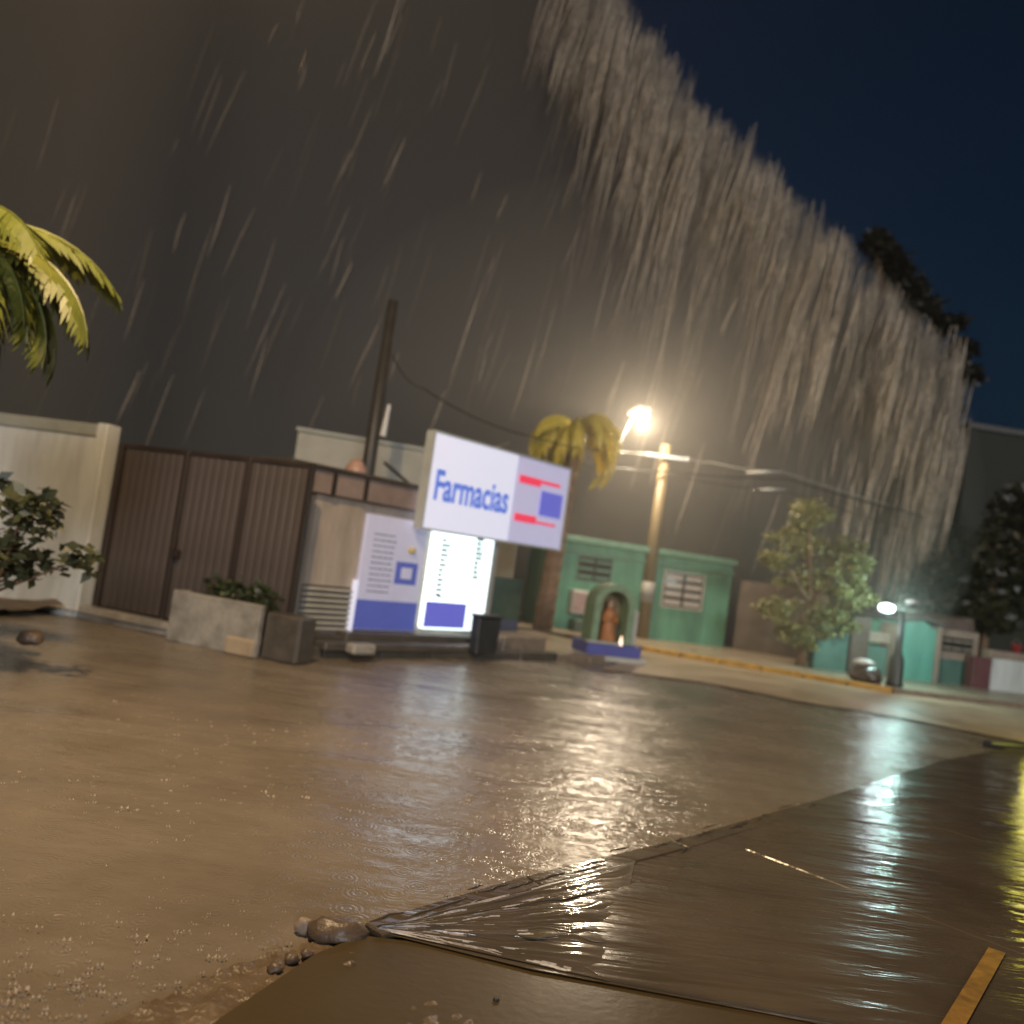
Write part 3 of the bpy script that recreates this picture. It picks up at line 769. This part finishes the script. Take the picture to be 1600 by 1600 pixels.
# ------------------------------------------------------------------ shrub at the left edge
M_shrub = leaf_mat('shrub_leaf', (0.035, 0.045, 0.02), (0.11, 0.115, 0.055), 4)
sc_ = PT(15, 840, 7.2)
sb = empty('shrub', (sc_.x - .35, sc_.y, 0), 0, 'leafy grey green shrub at the left edge before the white wall', 'shrub')
st_ = MB(); fo = MB()
off = Vector((.35, 0, sc_.z))
for k in range(9):
    e = off + Vector((random.uniform(-.5, .55), random.uniform(-.3, .3), random.uniform(-.25, .36)))
    st_.tube([(0, 0, 0), off * .5 + Vector((random.uniform(-.1, .1), 0, 0)), e], [.03, .02, .006], 6)
    leafcloud(fo, e, (.22, .2, .16), 70, .13, flat=.4, tilt=(.25, 0, -.1))
st_.build('stem', M_trunk, sb); fo.build('foliage', M_shrub, sb)

# ------------------------------------------------------------------ shrine
SG = G(945, 1034)
sr = empty('shrine', (SG.x, SG.y + .25, 0.02), R(18), 'small arched green roadside shrine on a blue base', 'shrine')
M_shg = mat('shrine_green', (0.20, 0.30, 0.20), 0.45, var=.2, scale=5)
M_shb = mat('shrine_blue', (0.10, 0.115, 0.40), 0.4, var=.15)
M_shw = mat('shrine_white', (0.45, 0.46, 0.44), 0.45, var=.15)
k = .0118
MB().box(-.62, .66, -.42, .42, 0, .10).build('footing', M_shw, sr, bevel=.015)
MB().box(-.50, .56, -.34, .36, .101, .30).build('base', M_shb, sr, bevel=.012)
MB().box(-.53, .10, -.38, -.2, .302, .345).build('offering_slab', M_shw, sr, bevel=.008)
ar = MB(); seg = 14; ro, ri = .40, .27
cz = .98
pts_o = [(ro, .31)] + [(ro * math.cos(math.pi * i / seg), cz + ro * math.sin(math.pi * i / seg)) for i in range(seg + 1)] + [(-ro, .31)]
pts_i = [(ri, .31)] + [(ri * math.cos(math.pi * i / seg), cz + ri * math.sin(math.pi * i / seg)) for i in range(seg + 1)] + [(-ri, .31)]
for i in range(len(pts_o) - 1):
    a, b, c, d_ = pts_o[i], pts_o[i + 1], pts_i[i + 1], pts_i[i]
    ar.prism([a, b, c, d_], -.22, .22)
ar.build('arch', M_shg, sr)
MB().prism([(x, z) for x, z in pts_i], .16, .215).build('back_wall', mat('shrine_back', (.20, .15, .08), .6, var=.3), sr)
MB().box(.405, .50, -.2, .2, .31, .95).build('side_buttress', M_shw, sr, bevel=.02)
st2 = empty('statue', (SG.x, SG.y + .27, .322), R(18), 'small orange robed statue inside the arched shrine', 'statue')
M_rob = mat('orange_robe', (0.42, 0.18, 0.07), .5, var=.3); M_skin = mat('statue_skin', (.4, .26, .18), .5, var=.1)
MB().lathe((0, 0, 0), [(.15, 0), (.17, .05), (.13, .25), (.11, .42), (.13, .52), (.10, .58), (.04, .62)], 16).build('robe', M_rob, st2, smooth=True)
MB().lathe((0, 0, .60), [(.03, 0), (.06, .04), (.068, .09), (.055, .15), (.02, .18)], 14).build('head', M_skin, st2, smooth=True)
for sg in (-1, 1): MB().tube([(sg * .12, 0, .52), (sg * .13, -.08, .38), (sg * .02, -.16, .43)], [.04, .038, .022], 8).build('arm', M_rob, st2, smooth=True)
cd = G(958, 991, .33)
o = MB().lathe((0, 0, 0), [(.03, 0), (.03, .10), (.008, .105), (.02, .13), (.004, .17)], 10).build('candle', mat('candle_glow', (.9, .7, .6), .4, var=0, emit=(1, .72, .5), estr=2.2), None, smooth=True)
o.location = sr.matrix_basis @ Vector((.17, -.27, .302)); tag(o, 'small glowing candle at the statue feet in the shrine', 'candle')

# ------------------------------------------------------------------ green house
FG = Facade((1.0, 19.9), (6.0, 21.3))
M_green = mat('green_wall_paint', (0.105, 0.29, 0.185), 0.5, var=.34, scale=2.6, bump=.25, streak=True)
M_greend = mat('green_trim_paint', (0.13, 0.27, 0.19), 0.5, var=.2)
M_dark = mat('dark_glass', (0.03, 0.032, 0.03), 0.15, var=.2)
M_bar = mat('window_bar_paint', (0.46, 0.42, 0.37), 0.45, var=.1)
gh_ = empty('green_house', FG.A, FG.rz, 'low green painted house with barred window behind the shrine', 'house')
g0, g1 = FG.u(852, 920), FG.u(1136, 960); gz = FG.z(1000, 862)
MB().box(g0, g1, 0, 1.6, .05, gz).build('wall', M_green, gh_)
MB().box(g0 - .05, g1 + .06, -.12, 1.65, gz + .002, gz + .14).build('fascia', M_greend, gh_, bevel=.01)
MB().box(g0 - .02, g1 + .03, -.06, -.002, gz - .26, gz - .18).build('string_course', M_greend, gh_, bevel=.01)
def window(parent, F, pa_, pb_, ncol, nrow, mbar, mglass, barw=.035, v=-.004):
    ua, zA = F.uz(*pa_); ub, zB = F.uz(*pb_)
    wd = MB()
    t = .04
    for (x0, x1, q0, q1) in ((ua - t, ub + t, zA, zA + t), (ua - t, ub + t, zB - t, zB), (ua - t, ua, zB, zA), (ub, ub + t, zB, zA)): wd.box(x0, x1, v - .03, v, q0, q1)
    wo = wd.build('window', mbar, parent)
    MB().box(ua, ub, v - .006, v - .001, zB, zA).build('pane', mglass, wo)
    b0 = None
    for r_ in range(nrow):
        zc_ = zB + (zA - zB) * (r_ + .5) / nrow
        hh = (zA - zB) / nrow * barw / 2
        for c_ in range(ncol):
            x0 = ua + (ub - ua) * (c_ + .08) / ncol; x1 = ua + (ub - ua) * (c_ + .92) / ncol
            MB().box(x0, x1, v - .028, v - .0065, zc_ - hh, zc_ + hh).build('louvre', mbar, wo)
    return wo
window(gh_, FG, (1040, 893), (1093, 953), 2, 4, M_bar, M_dark, barw=.62)
window(gh_, FG, (905, 868), (952, 912), 2, 3, M_greend, M_dark, barw=.3)
ua, za_ = FG.uz(890, 920); ub, zb2 = FG.uz(930, 962)
bxo = empty('meter_box', FG.A, FG.rz, 'pinkish grey utility box on the green house wall left of the shrine', 'utility box')
MB().box(ua, ub, -.28, -.003, zb2, za_).build('casing', M_bar, bxo, bevel=.02)
MB().box(ua + .05, ub - .05, -.295, -.282, zb2 + .06, za_ - .06).build('cover', mat('box_pink', (.40, .27, .25), .5), bxo, bevel=.006)
ua, za_ = FG.uz(888, 965); ub, zb2 = FG.uz(935, 982)
o = MB().box(ua, ub, -.45, -.01, .1, za_).build('bench', M_grn, None, bevel=.03); o.location = FG.A; o.rotation_euler = (0, 0, FG.rz)
tag(o, 'dark green concrete bench under the pinkish utility box', 'bench')
# brown wall right of the green house
FBn = Facade((6.02, 21.3), (8.2, 20.6))
bwn = MB().box(.02, 2.2, 0, .25, 0, FG.z(1150, 905)).build('brown_wall', mat('brown_wall_paint', (.13, .10, .08), .6, var=.3, scale=2), None)
bwn.location = FBn.A; bwn.rotation_euler = (0, 0, FBn.rz); tag(bwn, 'plain brown wall between green house and the leafy tree', 'wall')

# ------------------------------------------------------------------ trees
def tree(name, base, label, h, clumps, m, seed, nl=160, ls=.22, trunk_r=.12, group=None, tilt=(0, 0, -.25), mt=None):
    random.seed(seed)
    root = empty(name, base, 0, label, 'tree', group)
    tr = MB(); fo = MB()
    fork = Vector((0.05, 0, h * .38))
    tr.tube([(0, 0, 0), (.03, .02, h * .2), tuple(fork)], [trunk_r, trunk_r * .8, trunk_r * .65], 8)
    for (c, r_) in clumps:
        c = Vector(c)
        tr.tube([tuple(fork), tuple(fork.lerp(c, .5) + Vector((0, 0, .12))), tuple(c)], [trunk_r * .5, trunk_r * .3, .015], 6)
        leafcloud(fo, c, r_, nl, ls, flat=.6, tilt=tilt, shell=.35)
        for _ in range(5):
            v = Vector((random.gauss(0, 1), random.gauss(0, 1), random.gauss(0, .8))).normalized()
            leafcloud(fo, c + Vector((v.x * r_[0], v.y * r_[1], v.z * r_[2])), (r_[0] * .35, r_[1] * .35, r_[2] * .3), nl // 7, ls, flat=.6, tilt=tilt, shell=.2)
    tr.build('trunk', mt or M_trunk, root, smooth=True); fo.build('crown', m, root)
    return root
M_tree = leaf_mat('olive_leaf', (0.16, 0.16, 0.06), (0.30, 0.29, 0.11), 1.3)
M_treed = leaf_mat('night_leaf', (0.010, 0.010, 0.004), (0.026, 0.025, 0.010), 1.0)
tb2 = G(1262, 1052); TB = Vector((tb2.x, tb2.y + .5, .1)); ty = TB.y
cl = []
for (px_, py_, rx, rz_) in ((1265, 800, .5, .35), (1250, 850, .65, .4), (1310, 860, .6, .42), (1212, 875, .3, .22), (1270, 905, .75, .42), (1330, 930, .5, .4), (1215, 950, .45, .3), (1290, 965, .65, .4), (1245, 990, .5, .3), (1340, 880, .4, .3)):
    p = PT(px_, py_, ty + random.uniform(-.4, .4)) - TB; cl.append((p, (rx, rx * .9, rz_)))
tree('tree', TB, 'olive green bushy tree on the sidewalk right of the green house', PT(1265, 790, ty).z, cl, M_tree, 21, nl=520, ls=.11)

# dark trees on the far right, and a tall one behind the rain whose leaves show past its edge
def far_tree(px_b, y, pts, label, m, seed, nl, ls, group='dark trees beyond the right hand houses', trunk_r=.16):
    b = PT(px_b, 960, y); B_ = Vector((b.x, b.y, 0)); cl = []
    top = 0
    for (px_, py_, rx, rz_) in pts:
        p = PT(px_, py_, y + random.uniform(-.5, .5)) - B_; cl.append((p, (rx, rx, rz_))); top = max(top, p.z)
    return tree('tree', B_, label, top, cl, m, seed, nl=nl, ls=ls, trunk_r=trunk_r, group=group)
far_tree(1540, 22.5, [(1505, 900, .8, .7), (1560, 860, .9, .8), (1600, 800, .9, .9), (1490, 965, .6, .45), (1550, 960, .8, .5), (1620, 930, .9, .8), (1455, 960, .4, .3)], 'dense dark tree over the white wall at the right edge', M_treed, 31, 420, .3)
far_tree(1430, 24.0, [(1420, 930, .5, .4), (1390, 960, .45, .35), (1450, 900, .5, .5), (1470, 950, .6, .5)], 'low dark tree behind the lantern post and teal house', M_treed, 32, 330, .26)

# ------------------------------------------------------------------ dark building on the right edge
M_dbld = mat('dark_olive_wall', (0.017, 0.017, 0.010), 0.7, var=.25, scale=.8)
M_cop = mat('grey_coping', (0.085, 0.085, 0.085), 0.6, var=.2)
pd = PT(1512, 700, 26.0)
db = empty('dark_building', (pd.x, pd.y, 0), R(4), 'tall dark flat roofed building against night sky at right edge', 'building')
hz2 = PT(1545, 664, 26).z
MB().box(0, 9, 0, 7, 0, hz2 - .2).build('wall', M_dbld, db)
MB().box(-.08, 9.1, -.1, 7.1, hz2 - .198, hz2).build('coping', M_cop, db, bevel=.02)

# ------------------------------------------------------------------ teal houses on the right
FT = Facade((7.2, 18.75), (13.0, 20.4))
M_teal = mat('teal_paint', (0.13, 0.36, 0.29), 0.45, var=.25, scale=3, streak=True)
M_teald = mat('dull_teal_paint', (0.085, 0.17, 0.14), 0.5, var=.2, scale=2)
M_beige = mat('beige_plaster', (0.30, 0.235, 0.19), 0.55, var=.2, scale=3)
M_maroon = mat('maroon_paint', (0.14, 0.055, 0.06), 0.5, var=.2)
def fbox(F, parent, name, m, pa_, pb_, v0=0, v1=.2, z0=None, bevel=.012):
    ua, zA = F.uz(*pa_, v0); ub, zB = F.uz(*pb_, v0)
    return MB().box(ua, ub, v0, v1, zB if z0 is None else z0, zA).build(name, m, parent, bevel=bevel)
t1_ = empty('teal_wall', FT.A, FT.rz, 'dull teal wall with brown pillar right of the olive tree', 'wall')
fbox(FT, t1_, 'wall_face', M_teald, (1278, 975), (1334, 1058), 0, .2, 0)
fbox(FT, t1_, 'pillar', mat('brown_pillar', (.10, .07, .055), .6, var=.2), (1335, 962), (1352, 1060), -.1, .25, 0)
t2_ = empty('garden_wall', FT.A, FT.rz, 'low teal garden wall with beige cap left of lantern post', 'wall')
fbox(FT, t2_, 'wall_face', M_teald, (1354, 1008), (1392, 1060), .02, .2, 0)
fbox(FT, t2_, 'cap', M_beige, (1354, 985), (1392, 1007), -.03, .25)
t3_ = empty('teal_house', FT.A, FT.rz, 'bright teal house front lit by the lantern with beige barred window', 'house')
ua, zA = FT.uz(1402, 968); ub, zB = FT.uz(1456, 985)
hf = MB(); hf.prism([(ua, 0), (ub, 0), (ub, zB), ((ua + ub) / 2 + .1, zA + .05), (ua, zA - .04)], -.15, 3)
hf.build('front_wall', M_teal, t3_)
MB().box(ub + .004, ub + .13, -.2, 3, 0, zB + .1).build('corner_pillar', M_beige, t3_, bevel=.01)
MB().box(ua - .16, ua - .004, -.18, .3, 0, zA - .1).build('corner_pillar', M_beige, t3_, bevel=.01)
rfm = MB(); rfm.prism([(ua - .1, zA - .03), ((ua + ub) / 2 + .1, zA + .07), (ub + .15, zB + .11), (ub + .15, zB + .16), ((ua + ub) / 2 + .1, zA + .13), (ua - .1, zA + .03)], -.25, 3.1)
rfm.build('roof', M_cop, t3_)
ua2 = FT.u(1466, 1000); ub2, zt3 = FT.uz(1530, 985)
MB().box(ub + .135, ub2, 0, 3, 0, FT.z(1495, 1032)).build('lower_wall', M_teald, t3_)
MB().box(ub + .135, ub2, -.03, 3, FT.z(1495, 1032) + .002, FT.z(1495, 985)).build('upper_wall', M_beige, t3_, bevel=.01)
window(t3_, FT, (1470, 993), (1516, 1022), 3, 2, M_beige, M_dark, barw=.25, v=-.034)
MB().prism([(ub + .14, FT.z(1470, 984)), (ub2, FT.z(1525, 992)), (ub2 - .1, FT.z(1510, 965)), (ub + .3, FT.z(1480, 970))], .1, 2.5).build('gable', mat('old_tile', (.12, .085, .07), .6, var=.3), t3_)
o = fbox(FT, None, 'maroon_pillar', M_maroon, (1523, 1025), (1545, 1085), -.35, -.1, 0); o.location = FT.A; o.rotation_euler = (0, 0, FT.rz)
tag(o, 'maroon painted square pillar between teal house and white wall', 'pillar')
w3 = empty('white_wall', FT.A, FT.rz, 'short pale white wall at the right edge beside the maroon pillar', 'wall')
u3, _ = FT.uz(1546, 1030, -.3)
MB().box(u3, u3 + 3.2, -.3, -.1, 0, FT.z(1570, 1030, -.3)).build('wall_face', M_white, w3)
MB().box(u3 - .01, u3 + 3.25, -.34, -.06, FT.z(1570, 1030, -.3) + .001, FT.z(1570, 1018, -.3)).build('coping', M_beige, w3, bevel=.01)
ur, zr = FT.uz(1588, 1012, -.2)
rb = empty('red_bucket', FT.world(ur, -.2, FT.z(1570, 1018, -.3) + .002), FT.rz, 'red bucket standing on the white wall at the right edge', 'bucket')
MB().lathe((0, 0, 0), [(.09, 0), (.12, .2), (.125, .205)], 14).build('body', mat('red_plastic', (.3, .03, .04), .4), rb, smooth=True)
MB().tube([(.12 * math.cos(t * .3926), 0, .2 + .12 * math.sin(t * .3926)) for t in range(9)], .006, 5).build('handle', M_metal, rb)
# rubbish bags at the kerb
gp = G(1352, 1066, .1)
stone('rubbish_bag', (gp.x, gp.y, .24), (.34, .25, .20), 'dark brown rubbish bag slumped on the kerb by lantern post', 'rubbish bag', mat('bag_brown', (.06, .04, .03), .3, var=.3), seed=5)
gp2 = G(1347, 1052, .3)
stone('rubbish_bag', (gp.x - .05, gp.y + .05, .50), (.19, .15, .065), 'white plastic rubbish bag lying on the dark bag', 'rubbish bag', M_ins, seed=8)

# ------------------------------------------------------------------ foreground details
stone('rock', (-0.46, 3.40, 0.035), (0.13, 0.075, 0.05), 'flat brown rock at the pavement corner where water parts', 'rock', M_stone, seed=12)
stone('pebble', (-0.595, 3.42, 0.03), (0.035, 0.03, 0.035), 'pale pebble touching the left end of the flat brown rock', 'pebble', M_beige, seed=2)
for k_, (x, y) in enumerate(((455, 1500), (480, 1493), (545, 1512), (430, 1515))):
    g = G(x, y, .02); stone('small_stone', (g.x, g.y, .025), (.028, .022, .018), ('small wet stone left of the brown rock, nearest it', 'small wet stone beside the brown rock, second from it', 'small wet stone just in front of the brown rock', 'small wet stone farthest left of the brown rock')[(1, 0, 2, 3)[k_]], 'stone', M_stone, 'small stones near the pavement corner', seed=k_ + 20)
g = G(775, 1565, .03); stone('pebble', (g.x, g.y, .037), (.012, .01, .008), 'tiny dark pebble alone on the silty apron', 'pebble', M_black, seed=9)
a, b = G(1540, 1168), G(1640, 1176)
o = MB().box(0, (b - a).length, -.08, .08, 0, .11).build('wheel_stop', M_black, None, bevel=.025)
o.location = (a.x, a.y, PAVZ - .06); o.rotation_euler = (0, 0, math.atan2(b.y - a.y, b.x - a.x)); tag(o, 'low dark wheel stop bar on the pavement at the right edge', 'wheel stop')

# yellow lit board standing right of the frame edge; only its mirror image in the wet paving is in view
M_lity = mat('lit_yellow_panel', (.6, .55, .05), .3, var=.05, emit=(.85, .80, .04), estr=3.6)
M_litw = mat('lit_pale_panel', (.7, .65, .6), .3, var=.05, emit=(.9, .78, .66), estr=1.6)
yb = empty('yellow_board', (7.82, 11.0, PAVZ - .05), R(-33), 'lit yellow and white board on two posts at the right edge', 'sign')
for x in (-.4, .5): MB().tube([(x, .06, 0), (x, .06, 1.75)], .03, 8).build('post', M_metal, yb, smooth=True)
MB().box(-.62, .62, -.04, .02, .42, .80).build('panel', M_lity, yb, bevel=.01)
MB().box(-.62, .62, -.04, .02, .805, 1.2).build('panel', M_litw, yb, bevel=.01)
MB().box(-.62, .62, -.04, .02, 1.205, 1.7).build('panel', M_lity, yb, bevel=.01)

# rivulets of water sheeting from the kerb corner across the slabs
M_riv = wet_mat('running_water', [(0.070, 0.056, 0.042), (0.125, 0.105, 0.082)], 0.10, [((1.6, 11.0, 1), 0.4, 0.015), ((30, 30, 1), 0.15, 0.003)], cscale=1.3, rvar=.06, spec=.8)
rock = Vector((-.30, 3.44, 0))
fan = MB(); NA, NT = 170, 70
far_a, far_b = Vector((0.62, 3.285, 0)), Vector((0.95, 4.72, 0))
for a_ in range(NA + 1):
    f_ = a_ / NA
    for t_ in range(NT + 1):
        t = t_ / NT
        ff = f_ + .06 * noise.noise(Vector((f_ * 14, t * 8, 5))) * t * min(1, 6 * f_ * (1 - f_)) + .05 * noise.noise(Vector((f_ * 9, t * 3, 7))) * min(1, 6 * f_ * (1 - f_))
        q = rock.lerp(far_a.lerp(far_b, ff), t ** 1.15)
        w_ = .5 + 1.3 * noise.noise(Vector((f_ * 15, t * 1.6, 1))) + .6 * noise.noise(Vector((f_ * 46, t * 2.0, 2)))
        fade = max(0, 1 - t * 1.02) ** .6 * min(1, 9 * f_ + .02) * min(1, 12 * (1 - f_) + .02)
        fan.v.append((q.x, q.y, PAVZ + .0065 + fade * (.005 + .020 * max(-.25, w_) * (.35 + t))))
for a_ in range(NA):
    for t_ in range(NT):
        k_ = a_ * (NT + 1) + t_
        fan.f.append((k_, k_ + NT + 1, k_ + NT + 2, k_ + 1))
o = fan.build('running_water', M_riv, None, smooth=True)
o.data.materials.append(mat('foaming_water', (0.46, 0.455, 0.485), 0.22, var=.4, scale=40, spec=.7))
for a_ in range(NA):
    for t_ in range(NT):
        f_, t = (a_ + .5) / NA, (t_ + .5) / NT
        g_ = f_ + .035 * noise.noise(Vector((f_ * 5, t * 6, 2))) + .012 * noise.noise(Vector((f_ * 20, t * 17, 3)))
        w_ = noise.noise(Vector((g_ * 30, t * 4.5, 4))) + .55 * noise.noise(Vector((g_ * 75, t * 12, 8)))
        need = .05 + .75 * t - (.45 if f_ > .9 else 0) - (.3 if f_ < .12 else 0) + (.5 if t > .85 else 0)
        if w_ > need: o.data.polygons[a_ * NT + t_].material_index = 1
tag(o, 'shallow rippled sheet of running water fanning out from the rock', 'water', kind='stuff')
random.seed(5)
rv = MB()
for i in range(3):
    a, b = Vector((*EDGE[i], 0)), Vector((*EDGE[i + 1], 0)); d = (b - a).normalized(); nn_ = Vector((-d.y, d.x, 0)); L = (b - a).length
    for q in range(int(L / (.10 + .05 * i))):
        s_ = random.uniform(0, L); ln = random.uniform(.08, .3); off_ = random.gauss(0, .035)
        P = []
        for j in range(9):
            p = a + d * min(L, s_ + ln * j / 8) + nn_ * (off_ + .02 * noise.noise(Vector((s_ + j * .3, q, i))))
            P.append((p.x, p.y, PAVZ + .0095))
        rv.tube(P, [.001 + (.0055 - .001 * i) * math.sin(math.pi * j / 8) for j in range(9)], 5)
o = rv.build('foam_lip', M_riv, None, smooth=True)
tag(o, 'broken lip of bright water lapping along the pavement kerb', 'water', kind='stuff')

# rain splashes on the flood
M_spl = mat('splash_water', (0.60, 0.50, 0.38), 0.2, var=.2, spec=.6)
random.seed(9)
sp = MB()
for _ in range(1300):
    px_, py_ = random.uniform(-40, 900), 1085 + 520 * random.random() ** .8
    p = G(px_, py_)
    ex = (p.x + .33) * .70 - (p.y - 3.44) * .70
    if ex > -.1 and p.x > -.5: continue
    if p.y > 10 or (p.y < 3.3 and p.x > -.4): continue
    r_ = random.uniform(.004, .013) * (1 if random.random() < .93 else 1.7)
    n_ = 5
    for j in range(n_):
        t = 6.283 * j / n_ + random.uniform(-.4, .4); q = p + Vector((math.cos(t), math.sin(t), 0)) * r_
        h_ = r_ * random.uniform(.2, .65)
        b_ = Vector((-math.sin(t), math.cos(t), 0)) * r_ * .45
        sp.quad(q - b_ + Vector((0, 0, -.004)), q + b_ + Vector((0, 0, -.004)), q + Vector((math.cos(t), math.sin(t), 0)) * r_ * .5 + Vector((0, 0, h_)))
o = sp.build('rain_splashes', M_spl); tag(o, 'small rain splashes scattered over the muddy flood water', 'water', kind='stuff')

# ------------------------------------------------------------------ rain
M_rain = mat('rain_water', (0.41, 0.345, 0.27), 0.45, var=.5, spec=.5)
M_mist = vol_mat('rain_mist', (0.295, 0.265, 0.224), 0.31, -0.25)
YM = 23.4
OUT = [(900, -140), (985, 0), (1035, 55), (1070, 110), (1100, 165), (1150, 190), (1195, 245), (1240, 290), (1290, 335), (1335, 378), (1380, 425), (1430, 480), (1470, 520), (1502, 570), (1508, 640), (1502, 720), (1492, 800), (1470, 880), (1445, 940), (1420, 990)]  # edge of the lit part of the rain, put into the mist's shape
poly = [PT(x, y, YM) for x, y in OUT]
out2 = [(p.x, p.z) for p in poly]
out2 += [(PT(1420, 1000, YM).x, -.5), (-38, -.5), (-38, 40), (out2[0][0], 40)]
mist = MB().prism(out2, YM, YM + 4.5).build('rain_mist', M_mist)
tag(mist, 'pale brown curtain of rain mist shaped to the edge of the lit rain', 'mist', kind='stuff')

ml = MB().box(-19, -7.6, 12.9, 16.5, -.3, 22).build('rain_mist', vol_mat('near_rain_mist', (0.42, 0.375, 0.30), 0.075, -0.1))  # extra mist body, added to brighten the upper left
tag(ml, 'thin paler veil of mist added to lighten the air behind the left white wall', 'mist', kind='stuff')
gm = MB(); prof = [(max(.01, 7.2 * math.cos(t)), 6.2 * math.sin(t)) for t in [R(-33 + 123 * i / 12) for i in range(13)]]  # mist ball added to give the street lamp a halo
gm.lathe((0, 0, 0), prof, 28)
gmo = gm.build('lamp_halo_mist', vol_mat('halo_mist', (0.85, 0.79, 0.70), 0.019, 0.3)); gmo.location = (2.2, 17.0, 3.6); gmo.scale = (1.0, .5, 1.0)
tag(gmo, 'faint ball of mist added around the bent street lamp for its halo', 'mist', kind='stuff')
random.seed(77)
rn = MB()
def streak(p, ln, wd, dx, n=5, wav=0.0):
    """one falling thread of water, wavering and tapered at both ends"""
    q = Vector(p); d = Vector((-dx, random.uniform(-.03, .03), -1)).normalized(); ph_ = random.uniform(0, 6.3); P = []; W = []
    for i in range(n):
        t = i / (n - 1)
        P.append(q + d * ln * t + Vector((math.sin(ph_ + t * 4.5) * (wd * .3 + ln * wav), 0, 0))); W.append(wd * (.08 + .5 * math.sin(math.pi * min(1, t * .9 + .08))))
    rn.tube(P, W, 4, cap=False)
# water pouring along the upper edge of the curtain, gathered in locks
for i in range(len(OUT) - 7):
    (x0, y0), (x1, y1) = OUT[i], OUT[i + 1]
    n_ = max(1, int(math.hypot(x1 - x0, y1 - y0) / 2.6))
    for k in range(n_):
        t = random.random()
        dn = abs(random.gauss(0, 1)) ** 1.3 * 85
        x, y = x0 + (x1 - x0) * t - dn * .12 + random.uniform(-7, 3), y0 + (y1 - y0) * t + dn + random.uniform(-4, 14)
        deep = random.uniform(-.5, 1.0) if random.random() < .35 else random.uniform(.6, 3.4)
        p = PT(x, y, YM + deep); ln0 = random.uniform(1.1, 5.0); sl0 = random.uniform(.06, .2); sp_ = random.uniform(.08, .34)
        for q in range(random.randint(4, 15)):
            streak(p + Vector((random.gauss(0, sp_), random.gauss(0, .2), random.gauss(0, .10) - .12)), ln0 * random.uniform(.4, 1.15), random.uniform(.012, .05), sl0 + random.uniform(-.03, .03), wav=.012)
# the flank that hangs down on the right
for k in range(130):
    y = random.uniform(500, 860); x = 1498 - abs(random.gauss(0, 85)) - max(0, y - 700) * .15
    p = PT(x, y, YM + random.uniform(-.1, 3)); ln0 = random.uniform(.9, 3)
    for q in range(random.randint(3, 10)):
        streak(p + Vector((random.gauss(0, .16), random.gauss(0, .2), random.gauss(0, .2))), ln0 * random.uniform(.4, 1.1), random.uniform(.012, .05), random.uniform(.03, .14), wav=.012)
# looser rain through the rest of the air
for k in range(200):
    u_ = random.random() ** .75
    x = u_ * 1400; lim = 0 if x < 950 else (x - 950) * 1.02
    y = lim + random.uniform(-30, 620)
    streak(PT(x, y, YM + random.uniform(.3, 3.6)), random.uniform(.8, 3.2), random.uniform(.02, .08), random.uniform(.1, .28))
for k in range(16):
    x, y = random.uniform(0, 1500), random.uniform(-20, 700)
    D_ = random.uniform(9, 22)
    if y < (x - 880) * 1.05: continue
    streak(PT(x, y, D_), random.uniform(.3, .9), random.uniform(.003, .008) * D_ / 10, random.uniform(.12, .26))
o = rn.build('falling_rain', M_rain, None, smooth=True)
tag(o, 'streaks of rain water falling and pouring along the curtain edge', 'rain', kind='stuff')

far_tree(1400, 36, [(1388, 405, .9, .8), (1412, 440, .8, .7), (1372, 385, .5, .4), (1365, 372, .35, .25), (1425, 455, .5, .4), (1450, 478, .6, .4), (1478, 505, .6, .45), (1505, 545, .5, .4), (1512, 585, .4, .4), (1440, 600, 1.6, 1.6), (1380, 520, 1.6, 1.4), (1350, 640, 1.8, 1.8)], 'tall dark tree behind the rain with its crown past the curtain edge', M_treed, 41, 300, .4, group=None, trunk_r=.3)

# ------------------------------------------------------------------ air
hzb = MB().box(-62, 62, -32, 62, -1.06, 41.5).build('haze', vol_mat('night_haze', (0.80, 0.80, 0.80), 0.0016, 0.78))
hzb['kind'] = 'stuff'
